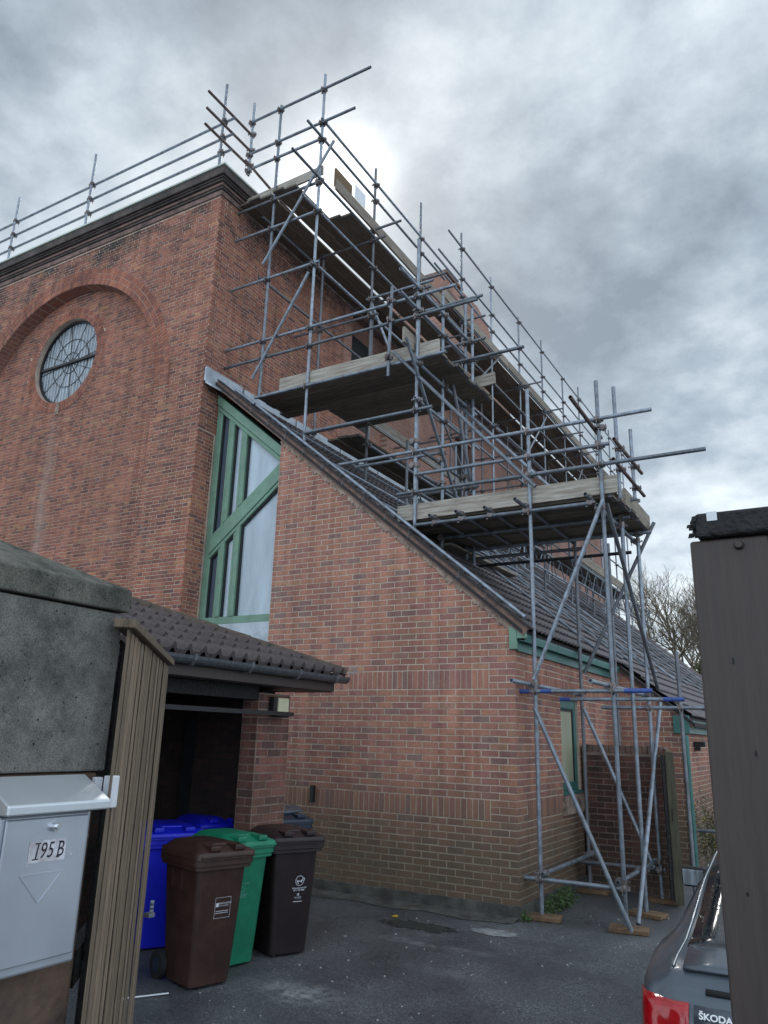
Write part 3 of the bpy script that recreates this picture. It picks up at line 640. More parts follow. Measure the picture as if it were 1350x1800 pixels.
# side window
wf = MB(); xf = -.03
wf.box((xf-.06, WY0, WZ1-.12), (xf, WY1, WZ1)); wf.box((xf-.06, WY0, WZ0+.04), (xf, WY1, WZ0+.14)); wf.box((xf-.06, WY0, WZ0+.14), (xf, WY0+.08, WZ1-.12)); wf.box((xf-.06, WY1-.09, WZ0+.14), (xf, WY1, WZ1-.12))
sw_ = bevel(wf.build('side_window', 'teal_paint', ext), .01)
part('pane', 'blind', sw_, ((xf-.05, WY0+.08, WZ0+.14), (xf-.03, WY1-.09, WZ1-.12)))
part('pane_seal', 'seal', sw_, ((xf-.03, WY0+.08, WZ1-.145), (xf-.012, WY1-.09, WZ1-.12)), ((xf-.03, WY1-.108, WZ0+.14), (xf-.012, WY1-.09, WZ1-.145)))
part('sill', 'teal_paint', sw_, ((-.14, WY0+.003, WZ0-.003), (.03, WY1-.003, WZ0+.038)))
part('sill_brick', 'verge_mortar', ext, ((0.0, WY0-.05, WZ0-.24), (.035, WY1+.05, WZ0-.012)))
# corner window with green timber frame (plane y = 0.1)
PY = 0.10; X0, X1 = RX+.012, GL
zt = lambda x: 7.10-SLOPE*(x-X0)            # top edge, falling with the roof
zd = lambda x: 4.26+0.80*(x-X0)             # diagonal transom, lower edge
TD = 0.36
gw = MB()
gw.prism([(X0, PY, 3.33), (X0+.115, PY, 3.33), (X0+.115, PY, zt(X0+.115)-.26), (X0, PY, zt(X0)-.26)], (0, .1, 0))
gw.build('corner_window', 'green_paint', ext); cw = bpy.data.objects['corner_window']; bevel(cw, .012)
def bar2(name, x0, x1, za, zb, y0, y1, m='green_paint', parent=None):   # quad between two slanted edges
    b = MB(); b.prism([(x0, y0, za(x0)), (x1, y0, za(x1)), (x1, y0, zb(x1)), (x0, y0, zb(x0))], (0, y1-y0, 0)); o = b.build(name, m, parent or cw); return o
bevel(bar2('top_rail', X0+.002, X1+.1, lambda x: zt(x)-.17, zt, PY-.035, PY+.1), .01)
bevel(bar2('top_rail', X0+.002, X1+.1, lambda x: zt(x)-.258, lambda x: zt(x)-.173, PY-.012, PY+.1), .01)
bevel(bar2('transom', X0+.1, X1+.1, lambda x: zd(x)+.07, lambda x: zd(x)+TD-.08, PY-.03, PY+.1), .008)
bevel(bar2('transom', X0+.1, X1+.1, zd, lambda x: zd(x)+.067, PY-.014, PY+.1), .008)
bevel(bar2('transom', X0+.1, X1+.1, lambda x: zd(x)+TD-.077, lambda x: zd(x)+TD, PY-.014, PY+.1), .008)
mull = ((-4.755, -4.625), (-4.475, -4.345))
for (a, c) in mull:
    m_ = (a+c)/2
    for (p, q, yo) in ((a, m_-.012, PY-.004), (m_-.010, c, PY-.02)):
        bevel(bar2('mullion', p, q, lambda x: zd(x)+TD, lambda x: zt(x)-.258, yo, PY+.1), .006)
        bevel(bar2('mullion', p, q, lambda x: 3.44, zd, yo, PY+.1), .006)
bevel(bar2('bottom_rail', X0+.116, X1+.1, lambda x: 3.33, lambda x: 3.44, PY-.01, PY+.1), .01)
bar2('lead_apron', X0+.05, X1+.1, lambda x: 2.7, lambda x: 3.327, PY-.03, PY+.1, 'lead')
for k, (a, c) in enumerate(((X0+.115, -4.755), (-4.625, -4.475), (-4.345, X1+.1))):
    m_ = 'dark_glass' if k == 0 else 'pale_glass'
    bar2('pane', a, c, lambda x: zd(x)+TD, lambda x: zt(x)-.258, PY+.055, PY+.07, m_); bar2('pane', a, c, lambda x: 3.44, zd, PY+.055, PY+.07, m_)
    for za, zb in ((lambda x: zd(x)+TD, lambda x: zt(x)-.26), (lambda x: 3.44, zd)):
        bar2('pane_seal', a, a+.03, za, zb, PY+.02, PY+.053, 'seal')
    bar2('pane_seal', a+.031, c, lambda x: zd(x)-.035, zd, PY+.02, PY+.053, 'seal')
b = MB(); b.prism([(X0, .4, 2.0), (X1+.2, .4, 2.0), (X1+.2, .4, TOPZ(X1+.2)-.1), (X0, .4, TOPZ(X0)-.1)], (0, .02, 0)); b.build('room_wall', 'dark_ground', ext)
# roof ---------------------------------------------------------------------
RZ = lambda x: 3.13-SLOPE*x
roof = MB(); YE = 24.6
roof.prism([(RX+.02, -.05, RZ(RX)), (.12, -.05, RZ(.12)), (.12, -.05, RZ(.12)-.05), (RX+.02, -.05, RZ(RX)-.05)], (0, YE+.05, 0))
roof.prism([(.12, SW-.05, RZ(.12)), (1.22, SW-.05, RZ(1.22)), (1.22, SW-.05, RZ(1.22)-.05), (.12, SW-.05, RZ(.12)-.05)], (0, YE-SW+.05, 0))
ro = roof.build('roof', 'tile_bed', ext)
TW, TG, TLn = 0.285, 0.315, 0.375
def tile_mesh(name, m, w, ln, amp, lip, nseg=8, roll=False):
    b = MB(); top = []; bot = []; low = []
    for i in range(nseg+1):
        t = i/nseg; x = (t-.5)*w
        h = amp*(max(0, math.cos((t-.5)*2*math.pi*1.0))**1.2) if roll else amp*(0.5+0.5*math.cos(t*4*math.pi))
        top.append((x, ln, h)); bot.append((x, 0, h+lip)); low.append((x, 0.0, h+lip-0.022-(amp*.5 if roll else 0)))
    nn = nseg+1
    b.add(bot+top, [(i, i+1, nn+i+1, nn+i) for i in range(nseg)], True)
    b.add(low+bot, [(i, i+1, nn+i+1, nn+i) for i in range(nseg)], False)
    return b.mesh(name, m)
tm = tile_mesh('roof_tile', 'roof_tile', TW*.985, TLn, .022, .046)
tv = [v.co.copy() for v in tm.vertices]; tf = [list(p.vertices) for p in tm.polygons]; tsm = [p.use_smooth for p in tm.polygons]
spots = []
for r in range(-4, 21):
    s0 = r*TG            # distance up the slope from the eaves edge x = 0.20
    for k in range(int(YE/TW)+1):
        y = -.03+TW*(k+.5)
        if r < 0 and y < SW+.1: continue
        xe = .155-s0*CT; spots.append((xe, y, RZ(xe)+.012))
rot = Matrix(((0, -CT, ST), (1, 0, 0), (0, ST, CT)))     # local x->y, local y->up slope, local z->normal
spots.sort(key=lambda p: (Vector(p)-CAM).length_squared + (400 if (p[1] < 0.6 and p[0] < -2) else 0))
stf = MB(); rbase = origin_of(ext)
for i, p in enumerate(spots):
    if i < 290:
        o = bpy.data.objects.new('roof_tile', tm); COL.objects.link(o); o.parent = ro; o.matrix_local = Matrix.Translation(Vector(p)-rbase-ro.location+Vector((0, 0, random.uniform(0, .004)))) @ rot.to_4x4()
    else:
        base = len(stf.v); stf.v += [tuple(rot @ v+Vector(p)) for v in tv]; stf.f += [[base+j for j in f] for f in tf]; stf.sm += tsm; stf.rnd += [0]*len(tf)
tag(stf.build('roof_tiling', 'roof_tile', ro), kind='stuff')
# verge along the gable
vd = Vector((-CT, 0, ST)); vn = Vector((ST, 0, CT))
def verge(x0, x1, off0, off1, y0, y1, m, name):
    p0, p1 = Vector((x0, 0, TOPZ(x0))), Vector((x1, 0, TOPZ(x1))); b = MB()
    b.prism([(q+vn*o+Vector((0, y0, 0))) for q, o in ((p0, off0), (p1, off0), (p1, off1), (p0, off1))], (0, y1-y0, 0)); return b.build(name, m, ext)
verge(.12, RX+.02, .012, .115, -.045, -.012, 'verge', 'verge_board')
verge(.12, RX+.02, .116, .135, -.07, .05, 'tile_bed', 'verge_edge')
rgd = random.Random(11); sm_ = MB()                     # smeared mortar along the cut bricks
for i in range(90):
    s = i*.06; h = .03+.05*rgd.random(); p = Vector((-.02, 0, TOPZ(-.02)))+vd*s
    if p.x < GL+.02: break
    c = [p+vn*.016, p+vd*.062+vn*.016, p+vd*.062-vn*(h*.8), p-vn*h]
    sm_.prism([q+Vector((0, -.017, 0)) for q in c], (0, .02, 0))
tag(sm_.build('verge_mortar', 'verge_mortar', ext), kind='stuff')
for i in range(13):
    p = Vector((-.1, 0, TOPZ(-.1)))+vd*(.35+i*.455); b = MB()
    b.bar(p+vn*.05+Vector((0, -.055, 0)), p+vn*.135+vd*.03+Vector((0, -.075, 0)), .007, .003, (0, 1, 0)); b.bar(p+vn*.06+vd*.03+Vector((0, -.052, 0)), p+vn*.10-vd*.03+Vector((0, -.05, 0)), .007, .003, (0, 1, 0)); b.build('verge_clip', 'galv_dull', ext)
# lead flashing where the roof meets the church
b = MB(); b.box((RX+.011, FY+.01, 7.20), (RX+.05, 0.6, 7.44)); b.prism([(RX+.05, FY+.01, 7.20), (RX+.19, FY+.01, 7.09), (RX+.19, FY+.01, 7.06), (RX+.05, FY+.01, 7.15)], (0, .25, 0))
for i in range(12):
    ya = .64+i*1.5; b.box((RX+.011, ya, 7.20+.01*(i % 2)), (RX+.06, ya+1.46, 7.42)); b.prism([(RX+.06, ya, 7.24), (RX+.26, ya, RZ(RX+.26)+.07), (RX+.26, ya, RZ(RX+.26)+.04), (RX+.06, ya, 7.18)], (0, 1.46, 0))
b.build('flashing', 'lead', ext)
# eaves: fascia, gutter, end box
def gutter(name, x, y0, y1, z, parent):
    b = MB(); pr = [(x, z), (x+.015, z-.075), (x+.08, z-.085), (x+.095, z-.02), (x+.095, z), (x+.083, z), (x+.083, z-.02), (x+.073, z-.072), (x+.022, z-.064), (x+.012, z)]
    b.prism([(p, y0, q) for p, q in pr], (0, y1-y0, 0)); o = b.build(name, 'teal_paint', parent)
    k = 0
    for i in range(int((y1-y0)/.9)+1):
        yb = y0+.3+i*.9
        if yb > y1-.1: break
        c = MB(); c.prism([(x-.004, yb, z+.004), (x+.012, yb, z-.083), (x+.083, yb, z-.093), (x+.101, yb, z+.004)], (0, .025, 0)); c.build('gutter_bracket', 'teal_paint', o)
    return o
part('fascia', 'teal_paint', ext, ((.009, .03, 2.80), (.04, SW-.01, 2.965)))
gutter('gutter', .043, .02, SW-.01, 2.985, ext)
bevel(part('eaves_box', 'green_paint', ext, ((-.05, -.035, 2.81), (.045, .012, 3.07)), ((.0455, -.035, 2.93), (.155, .010, 3.04))), .008)
part('downpipe', 'black_metal', ext, ((.02, SW-.12, 0), (.09, SW-.05, 2.9)))
# wing set forward farther back
WXr = 1.02
b = MB(); b.prism([(0, SW, 0), (WXr, SW, 0), (WXr, SW, RZ(WXr)-.09), (0, SW, RZ(0)-.09)], (0, .2, 0)); b.build('wing_wall', 'mortar', ext)
cells = courses(0.0, WXr, z_lo, z_lo+Cc*42, BW, Cc, 0.0125, 'stretcher', 0.0)
lay(ext, (0, SW, 0), (1, 0, 0), (0, -1, 0), cells, 'gable', 60, clips=[(SLOPE, 1, 3.03)])
b = MB(); b.box((WXr-.2, SW+.2, 0), (WXr, 23.5, 2.1)); b.build('wing_side_wall', 'mortar', ext)
lay(ext, (WXr, 0, 0), (0, 1, 0), (1, 0, 0), courses(SW, 9.5, z_lo, z_lo+Cc*30, BW, Cc, .0125, 'stretcher', .1), 'gable', 40)
b = MB(); b.prism([(.0, SW-.03, RZ(.0)-.10), (1.2, SW-.03, RZ(1.2)-.10), (1.2, SW-.03, RZ(1.2)), (.0, SW-.03, RZ(0))], (0, .028, 0)); b.build('wing_verge', 'verge', ext)
part('wing_fascia', 'teal_paint', ext, ((WXr+.004, SW+.01, 1.98), (WXr+.07, 23.5, 2.13)))
gutter('wing_gutter', WXr+.075, SW-.01, 12.0, 2.16, ext)
bevel(part('wing_eaves_box', 'teal_paint', ext, ((WXr-.12, SW-.035, 1.97), (WXr+.12, SW+.008, 2.24))), .008)
b = MB(); b.cyl((WXr+.06, SW-.06, 0), (WXr+.06, SW-.06, 1.95), .035, n=14); b.build('wing_downpipe', 'teal_paint', ext)
part('wall_lamp', 'black_metal', ext, ((WXr, 5.3, 1.78), (WXr+.18, 5.45, 1.86)), ((WXr+.02, 5.33, 1.72), (WXr+.1, 5.42, 1.779)))

# ------------------------------------------------------------------ porch with the bins
porch = thing('porch', (-1.8, -2.3, 0), 'low open porch with brown hipped tile roof and brick pillar', 'porch')
PX, PY0, PY1 = -1.80, -2.31, -1.80
def laid_box(parent, x0, x1, y0, y1, z0, z1, kind, singles, faces, m='mortar_dark', name='pillar', ch=0.075):
    b = MB(); b.box((x0, y0, z0), (x1, y1, z1)); b.build(name, m, parent)
    zz0 = z0; nz = z0+ch*round((z1-z0)/ch)
    if '+x' in faces: lay(parent, (x1, 0, 0), (0, 1, 0), (1, 0, 0), courses(y0, y1, zz0, nz, BW, ch, .011, 'stretcher', .03), kind, singles, clips=[(0, 1, z1)])
    if '-y' in faces: lay(parent, (0, y0, 0), (1, 0, 0), (0, -1, 0), courses(x0, x1, zz0, nz, BW, ch, .011, 'stretcher', .1), kind, singles, clips=[(0, 1, z1)])
    if '+y' in faces: lay(parent, (0, y1, 0), (-1, 0, 0), (0, 1, 0), courses(-x1, -x0, zz0, nz, BW, ch, .011, 'stretcher', .1), kind, 0, clips=[(0, 1, z1)])
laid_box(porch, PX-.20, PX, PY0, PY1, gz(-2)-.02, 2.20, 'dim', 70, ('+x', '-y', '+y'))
# back and near walls inside, the porch shade put into brick and joint colour
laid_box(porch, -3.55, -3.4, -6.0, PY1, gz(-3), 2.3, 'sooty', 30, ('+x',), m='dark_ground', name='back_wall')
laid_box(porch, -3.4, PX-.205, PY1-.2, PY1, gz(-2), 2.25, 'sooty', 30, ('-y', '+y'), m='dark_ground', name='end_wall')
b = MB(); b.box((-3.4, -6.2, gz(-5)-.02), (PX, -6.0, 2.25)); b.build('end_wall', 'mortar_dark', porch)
part('door_frame', 'black_metal', porch, ((-3.0, PY1-.26, gz(-2)), (-2.88, PY1-.215, 2.1)))
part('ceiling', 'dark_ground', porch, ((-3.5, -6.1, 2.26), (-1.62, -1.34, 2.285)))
part('lintel', 'black_wood', porch, ((PX-.12, -6.0, 2.13), (PX-.01, PY0-.002, 2.255)))
TP = 0.375; EX, EY, EZ = -1.56, -1.22, 2.44       # eaves corner, pitch
RDG = -3.3
hipz = lambda x: EZ+(EX-x)*TP
deck = MB()
deck.add([(EX, EY, EZ), (RDG, EY-(EX-RDG), hipz(RDG)), (RDG, -6.2, hipz(RDG)), (EX, -6.2, EZ)], [(0, 1, 2, 3)])
deck.add([(EX, EY, EZ), (RDG, EY-(EX-RDG), hipz(RDG)), (RDG-1.74, EY, EZ)], [(0, 2, 1)])
deck.add([(RDG, EY-(EX-RDG), hipz(RDG)), (RDG-1.74, EY, EZ), (RDG-1.74, -6.2, EZ), (RDG, -6.2, hipz(RDG))], [(0, 1, 2, 3)])
pr = deck.build('porch_roof', 'tile_bed', porch)
pt = tile_mesh('porch_tile', 'porch_tile', .18*.99, .40, .062, .03, 10, True)
ct, sn = 1/math.hypot(1, TP), TP/math.hypot(1, TP)
rot2 = Matrix(((0, -ct, sn), (1, 0, 0), (0, sn, ct)))
pb = origin_of(porch)
for r in range(6):
    xe = EX+.06-r*.32*ct
    for k in range(27):
        y = EY-.10-.18*k
        if y > EY-(EX-xe)-.02+.0: continue
        p = Vector((xe, y, hipz(xe)+.012))
        o = bpy.data.objects.new('porch_tile', pt); COL.objects.link(o); o.parent = pr; o.matrix_local = Matrix.Translation(p-pb-pr.location+Vector((0, random.uniform(-.003, .003), random.uniform(0, .005)))) @ rot2.to_4x4()
# half-round hip tiles down to the corner
h0, h1 = Vector((EX+.03, EY+.03, EZ+.03)), Vector((RDG, EY-(EX-RDG), hipz(RDG)+.06)); hd = (h1-h0); nh = 7
side = hd.cross(Vector((0, 0, 1))).normalized(); upv = side.cross(hd.normalized()).normalized()
if upv.z < 0: upv = -upv
for i in range(nh):
    a = h0+hd*(i/nh); c = h0+hd*((i+1.06)/nh); b = MB(); V = []
    for q, rr_ in ((a, .105), (c, .095)):
        for k in range(9):
            t = math.pi*k/8; V.append(q+side*math.cos(t)*rr_+upv*(math.sin(t)*rr_*.8-.02))
    b.add(V, [(k, k+1, 10+k, 9+k) for k in range(8)], True); b.add(V[:9], [tuple(range(9))])
    b.build('hip_tile', 'ridge_moss', pr)
sc = MB()                                             # scrolled hip iron
prev = None
for i in range(26):
    t = i/25*2*math.pi*1.25; r = .05*(1-i/34); c = h0+Vector((.06, .06, .03)); q = c+Vector((.7071, .7071, 0))*(math.cos(t)*r)+Vector((0, 0, math.sin(t)*r))
    if prev is not None: sc.bar(prev, q, .014, .008)
    prev = q
sc.bar(h0+Vector((-.05, -.05, -.01)), h0+Vector((.10, .10, .0)), .02, .008); sc.build('hip_iron', 'galv', porch)
part('fascia', 'brown_paint', porch, ((EX-.06, -6.2, 2.265), (EX-.03, EY-.08, 2.40)))
part('soffit', 'brown_paint', porch, ((PX-.3, -6.2, 2.258), (EX-.061, EY-.08, 2.275)), ((PX-1.2, EY-.11, 2.2752), (EX-.061, EY-.08, 2.40)))
def half_gutter(name, x, y0, y1, z, m, parent):
    b = MB(); n_ = 9; o = [(x+.055+.055*math.cos(math.pi+math.pi*k/(n_-1)), z+.07*math.sin(math.pi+math.pi*k/(n_-1))) for k in range(n_)]; i_ = [(x+.055+.049*math.cos(math.pi+math.pi*k/(n_-1)), z+.063*math.sin(math.pi+math.pi*k/(n_-1))) for k in range(n_)]
    P = o+i_[::-1]; b.prism([(p, y0, q) for p, q in P], (0, y1-y0, 0)); return b.build(name, m, parent)
M['gutter_grey'] = mat('gutter_grey', (0.075, 0.085, 0.10), 0.35, var=0.5, scale=9, stretch=(4, 8, 1), col2=(0.02, 0.022, 0.026))
gt = half_gutter('porch_gutter', EX-.02, -6.2, EY+.05, 2.425, 'gutter_grey', porch)
for yb in (-1.42, -2.10, -2.85, -3.6, -4.4):
    b = MB(); b.prism([(EX-.026, yb, 2.43), (EX-.02, yb, 2.38), (EX+.02, yb, 2.346), (EX+.055, yb, 2.344), (EX+.09, yb, 2.39), (EX+.096, yb, 2.44), (EX+.09, yb, 2.44), (EX+.082, yb, 2.39), (EX+.05, yb, 2.352), (EX+.024, yb, 2.352), (EX-.012, yb, 2.39)], (0, .03, 0)); b.build('gutter_bracket', 'galv_dull', gt)
lamp = part('wall_light', 'lamp_cream', porch, ((PX+.012, -2.10, 2.02), (PX+.085, -1.93, 2.16)))
bevel(lamp, .006)
part('lamp_frame', 'black_metal', lamp, ((PX+.010, -2.165, 1.99), (PX+.07, -2.101, 2.165)), ((PX+.010, -2.10, 1.975), (PX+.075, -1.93, 2.018)))
b = MB(); b.box((PX+.09, -5.6, 1.985), (PX+.13, -1.90, 2.025)); b.build('rail', 'black_metal', porch)
part('cable_box', 'black_metal', ext, ((-2.72, -.06, 1.00), (-2.67, -.011, 1.20)))

# ------------------------------------------------------------------ wheelie bins
def make_bin(name, x, y, yaw, body, lidm, label, w=.475, d=.58, h=1.0, deco=None, open_lid=0.0, handle='front'):
    """local x = front, y = across, origin on the ground at the middle of the base"""
    t = thing(name, (x, y, gz(y)), label, 'wheelie bin', 'wheelie bins by the porch', yaw)
    zb, zt_ = .02, h-.10; sec = []
    def ringz(z, fx, bx, hw, r=.05):
        P = []
        for (cx, cy, a0) in ((fx-r, hw-r, 0), (bx+r, hw-r, 90), (bx+r, -hw+r, 180), (fx-r, -hw+r, 270)):
            for k in range(4):
                a = math.radians(a0+k*30); P.append((cx+r*math.cos(a), cy+r*math.sin(a), z))
        return P
    levels = [(zb, .23*d/.64, -.22*d/.64, .20*w/.54), (.16, .245*d/.64, -.25*d/.64, .21*w/.54), (zt_-.13, .30*d/.64, -.30*d/.64, .245*w/.54), (zt_, .315*d/.64, -.31*d/.64, .25*w/.54)]
    b = MB(); R_ = [ringz(*l) for l in levels]; n_ = len(R_[0]); V = sum(R_, [])
    b.add(V, [(i*n_+k, i*n_+(k+1) % n_, (i+1)*n_+(k+1) % n_, (i+1)*n_+k) for i in range(len(R_)-1) for k in range(n_)], True); b.add(R_[0], [tuple(range(n_))[::-1]]); b.add(R_[-1], [tuple(range(n_))])
    bo = b.build('body', body, t, False)
    rib = MB(); fxm = .305*d/.64; hw = .25*w/.54
    for (z0, z1, e) in ((zt_-.055, zt_-.03, .034), (zt_-.025, zt_+.02, .046)): 
        RR = [ringz(z0, fxm+e, -fxm-e*.6, hw+e, .055), ringz(z1, fxm+e, -fxm-e*.6, hw+e, .055)]; rib.add(RR[0]+RR[1], [(k, (k+1) % n_, n_+(k+1) % n_, n_+k) for k in range(n_)], True); rib.add(RR[0], [tuple(range(n_))[::-1]]); rib.add(RR[1], [tuple(range(n_))])
    for s_ in (-1, 1):    # stiffening ribs on the sides under the rim
        for xx in (-.12, .02): rib.box((xx, s_*(hw+.006)-.004, zt_-.22), (xx+.014, s_*(hw+.006)+.02, zt_-.055))
    rib.build('rim', body, bo, False)
    # lid: shallow tray with raised middle and grip
    lf, lb, lw = fxm+.065, -fxm-.02, hw+.05; z = zt_+.022
    l = MB(); rings = [ringz(z, lf, lb, lw, .06), ringz(z+.042, lf, lb, lw, .06), ringz(z+.055, lf-.02, lb+.01, lw-.02, .06), ringz(z+.095, lf-.17, lb+.02, lw-.09, .06), ringz(z+.105, lf-.22, lb+.05, lw-.14, .06)]
    V = sum(rings, []); l.add(V, [(i*n_+k, i*n_+(k+1) % n_, (i+1)*n_+(k+1) % n_, (i+1)*n_+k) for i in range(4) for k in range(n_)], True); l.add(rings[0], [tuple(range(n_))[::-1]]); l.add(rings[-1], [tuple(range(n_))])
    lo = l.build('lid', lidm, t, False)
    gr = MB()
    for s_ in (-1, 1): gr.box((lf-.16, s_*(lw-.16)-.045, z+.056), (lf-.01, s_*(lw-.16)+.045, z+.098))
    gr.box((lf-.17, -lw+.2, z+.05), (lf-.15, lw-.2, z+.10)); bevel(gr.build('lid_grip', lidm, lo, False), .012)
    rm = MB(); rm.box((lf-.012, -lw+.03, z+.012), (lf+.010, lw-.03, z+.030)); bevel(rm.build('lid_rim', lidm, lo, False), .005)
    hn = MB(); hn.cyl((lb-.05, -lw+.06, z+.03), (lb-.05, lw-.06, z+.03), .016, n=10)
    for s_ in (-1, 0, 1): hn.box((lb-.05, s_*(lw-.09)-.03, z-.01), (lb+.03, s_*(lw-.09)+.03, z+.045))
    hn.build('handle', body, t, False)
    if open_lid:
        lo.location = (lb, 0, z); lo.rotation_euler = (0, -open_lid, 0)
        for v in lo.data.vertices: v.co -= Vector((lb, 0, z))
        for c_ in lo.children:
            for v in c_.data.vertices: v.co -= Vector((lb, 0, z))
    for s_ in (-1, 1):
        wb = MB(); yy_ = s_*(.24*w/.54); wb.cyl((-.26*d/.64, yy_-.022, .10), (-.26*d/.64, yy_+.022, .10), .10, n=20); wo_ = wb.build('wheel', 'rubber', t, False)
        hb_ = MB(); hb_.cyl((-.26*d/.64, yy_+s_*.018, .10), (-.26*d/.64, yy_+s_*.026, .10), .05, n=14); hb_.build('hub', 'bin_navy', wo_, False)
    if deco: deco(t, bo, d, w, h)
    return t
def text_part(name, txt, size, m, parent, mtx, shear=0.0, ext_=0.0004, align='CENTER', bold=0.0, sx=1.0):
    c = bpy.data.curves.new(name, 'FONT'); c.body = txt; c.size = size; c.align_x = align; c.align_y = 'CENTER'; c.shear = shear; c.extrude = ext_; c.offset = bold
    o = bpy.data.objects.new('tmp', c); COL.objects.link(o); dg = bpy.context.evaluated_depsgraph_get(); dg.update()
    me = bpy.data.meshes.new_from_object(o.evaluated_get(dg)); bpy.data.objects.remove(o); bpy.data.curves.remove(c)
    me.name = name; me.materials.clear(); me.materials.append(M[m]); o = bpy.data.objects.new(name, me); COL.objects.link(o); o.parent = parent
    o.matrix_local = mtx @ Matrix.Diagonal((sx, 1, 1, 1)); return o
def face_mtx(d, z, yoff=0.0, push=0.004):   # print plane on the sloping bin front, text x -> +y, y -> up
    k = d/.64; f0, z0, f1, z1 = .245*k, .16, .30*k, .77
    a = math.atan2(f1-f0, z1-z0); x = f0+(f1-f0)*(z-z0)/(z1-z0)
    X = Vector((0, 1, 0)); Y = Vector((math.sin(a), 0, math.cos(a))); Z = X.cross(Y)
    p = Vector((x, yoff, z))+Z*push
    return Matrix(((X.x, Y.x, Z.x, p.x), (X.y, Y.y, Z.y, p.y), (X.z, Y.z, Z.z, p.z), (0, 0, 0, 1)))
def flat(name, m, parent, mtx, polys, th=.0006):
    b = MB()
    for P in polys: b.prism([(x, y, 0) for x, y in P], (0, 0, th))
    o = b.build(name, m, parent, False); o.matrix_local = mtx; return o
def rect(x0, y0, x1, y1): return [(x0, y0), (x1, y0), (x1, y1), (x0, y1)]
def ringpoly(cx, cy, r, t, n=24, sx=1): 
    out = []
    for i in range(n):
        a, c = 2*math.pi*i/n, 2*math.pi*(i+1)/n; out.append([(cx+sx*math.cos(q)*rr_, cy+math.sin(q)*rr_) for q, rr_ in ((a, r), (c, r), (c, r-t), (a, r-t))][::-1])
    return out
def deco_brown(t, bo, d, w, h):
    mt = face_mtx(d, .56, 0.03); fr_ = .0022
    polys = [rect(-.07, -.075, .07, -.075+fr_), rect(-.07, .075-fr_, .07, .075), rect(-.07, -.075, -.07+fr_, .075), rect(.07-fr_, -.075, .07, .075), rect(-.062, .008, -.036, .036)]
    polys += [rect(-.058, -.026, .055, -.022), rect(-.062, -.040, .052, -.036)]
    flat('sticker', 'white_print', bo, mt, polys)
    text_part('sticker_text', 'MANCHESTER', .0185, 'white_print', bo, mt @ Matrix.Translation((.018, .031, .0004))); text_part('sticker_text', 'CITY COUNCIL', .0125, 'white_print', bo, mt @ Matrix.Translation((.010, .014, .0004)))
def deco_green(t, bo, d, w, h):
    mt = face_mtx(d, .60, -.03); flat('sticker', 'faint_print', bo, mt, [rect(-.075, .03, -.055, .055), rect(-.05, -.045, .06, -.041), rect(-.06, -.056, .05, -.052), rect(-.055, -.067, .045, -.063)]+ringpoly(0, -.005, .022, .004))
    text_part('sticker_text', 'MANCHESTER', .017, 'faint_print', bo, mt @ Matrix.Translation((.01, .043, .0004)))
def deco_dark(t, bo, d, w, h):
    mt = face_mtx(d, .55, .05)
    polys = ringpoly(0, .055, .042, .0045, 28)+ringpoly(.036, .065, .014, .005, 14)
    polys += [rect(-.026, .040, -.016, .062), rect(.012, .040, .022, .062), rect(-.016, .047, .012, .055), rect(-.018, .028, -.011, .040)]
    polys += ringpoly(-.005, -.058, .011, .006, 14)+[rect(-.006, -.064, -.003, -.050)]+[rect(-.05, -.118, .035, -.113)]
    flat('sticker', 'white_print', bo, mt, polys)
    text_part('sticker_text', 'Environment on Call', .0165, 'white_print', bo, mt @ Matrix.Translation((0, -.004, .0004)), shear=.2, bold=.0004)
    text_part('sticker_text', '0161 954 9000', .0175, 'white_print', bo, mt @ Matrix.Translation((-.002, -.023, .0004)), shear=.2, bold=.0006)
    text_part('sticker_text', 'MANCHESTER', .011, 'white_print', bo, mt @ Matrix.Translation((-.006, -.08, .0004))); text_part('sticker_text', 'CITY COUNCIL', .009, 'white_print', bo, mt @ Matrix.Translation((-.006, -.091, .0004)))
make_bin('wheelie_bin', -1.46, -3.27, -.30, 'bin_brown', 'bin_brown', 'brown wheelie bin with framed white sticker, nearest the slatted gate', deco=deco_brown)
make_bin('wheelie_bin', -1.63, -2.78, -.25, 'bin_green', 'bin_green', 'green wheelie bin between the two brown bins', deco=deco_green)
make_bin('wheelie_bin', -1.44, -2.25, -.48, 'bin_dark', 'bin_dark', 'dark brown wheelie bin with round white telephone logo in front of the pillar', deco=deco_dark)
make_bin('wheelie_bin', -2.50, -2.70, -.55, 'bin_blue', 'bin_blue', 'bright blue wheelie bin standing behind the brown bin in the porch', w=.54, d=.62)
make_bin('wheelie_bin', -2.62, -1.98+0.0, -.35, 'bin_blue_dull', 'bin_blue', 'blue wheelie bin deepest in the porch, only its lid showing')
make_bin('wheelie_bin', -2.16, -1.50, -.45, 'bin_navy', 'bin_navy', 'navy wheelie bin with a curved grey lid behind the dark brown bin', w=.56, d=.62, h=1.03)
nv = [o for o in bpy.data.objects if o.get('label', '').startswith('navy wheelie')][0]
cv = MB(); V = []
for i in range(11):
    x = -.22+.44*i/10; zc = 1.07+.045*math.cos((i/10-.5)*math.pi)
    for yv in (-.15, .24): V.append((x, yv, zc-(.02 if yv < 0 else 0)))
cv.add(V, [(2*i, 2*i+2, 2*i+3, 2*i+1) for i in range(10)], True); o = cv.build('lid_cover', 'bin_grey', nv, False); md = o.modifiers.new('th', 'SOLIDIFY'); md.thickness = .012
wp = part('lid_label', 'white_plastic', nv, ((-.08, -.14, 1.098), (.06, -.02, 1.108)), world=False)
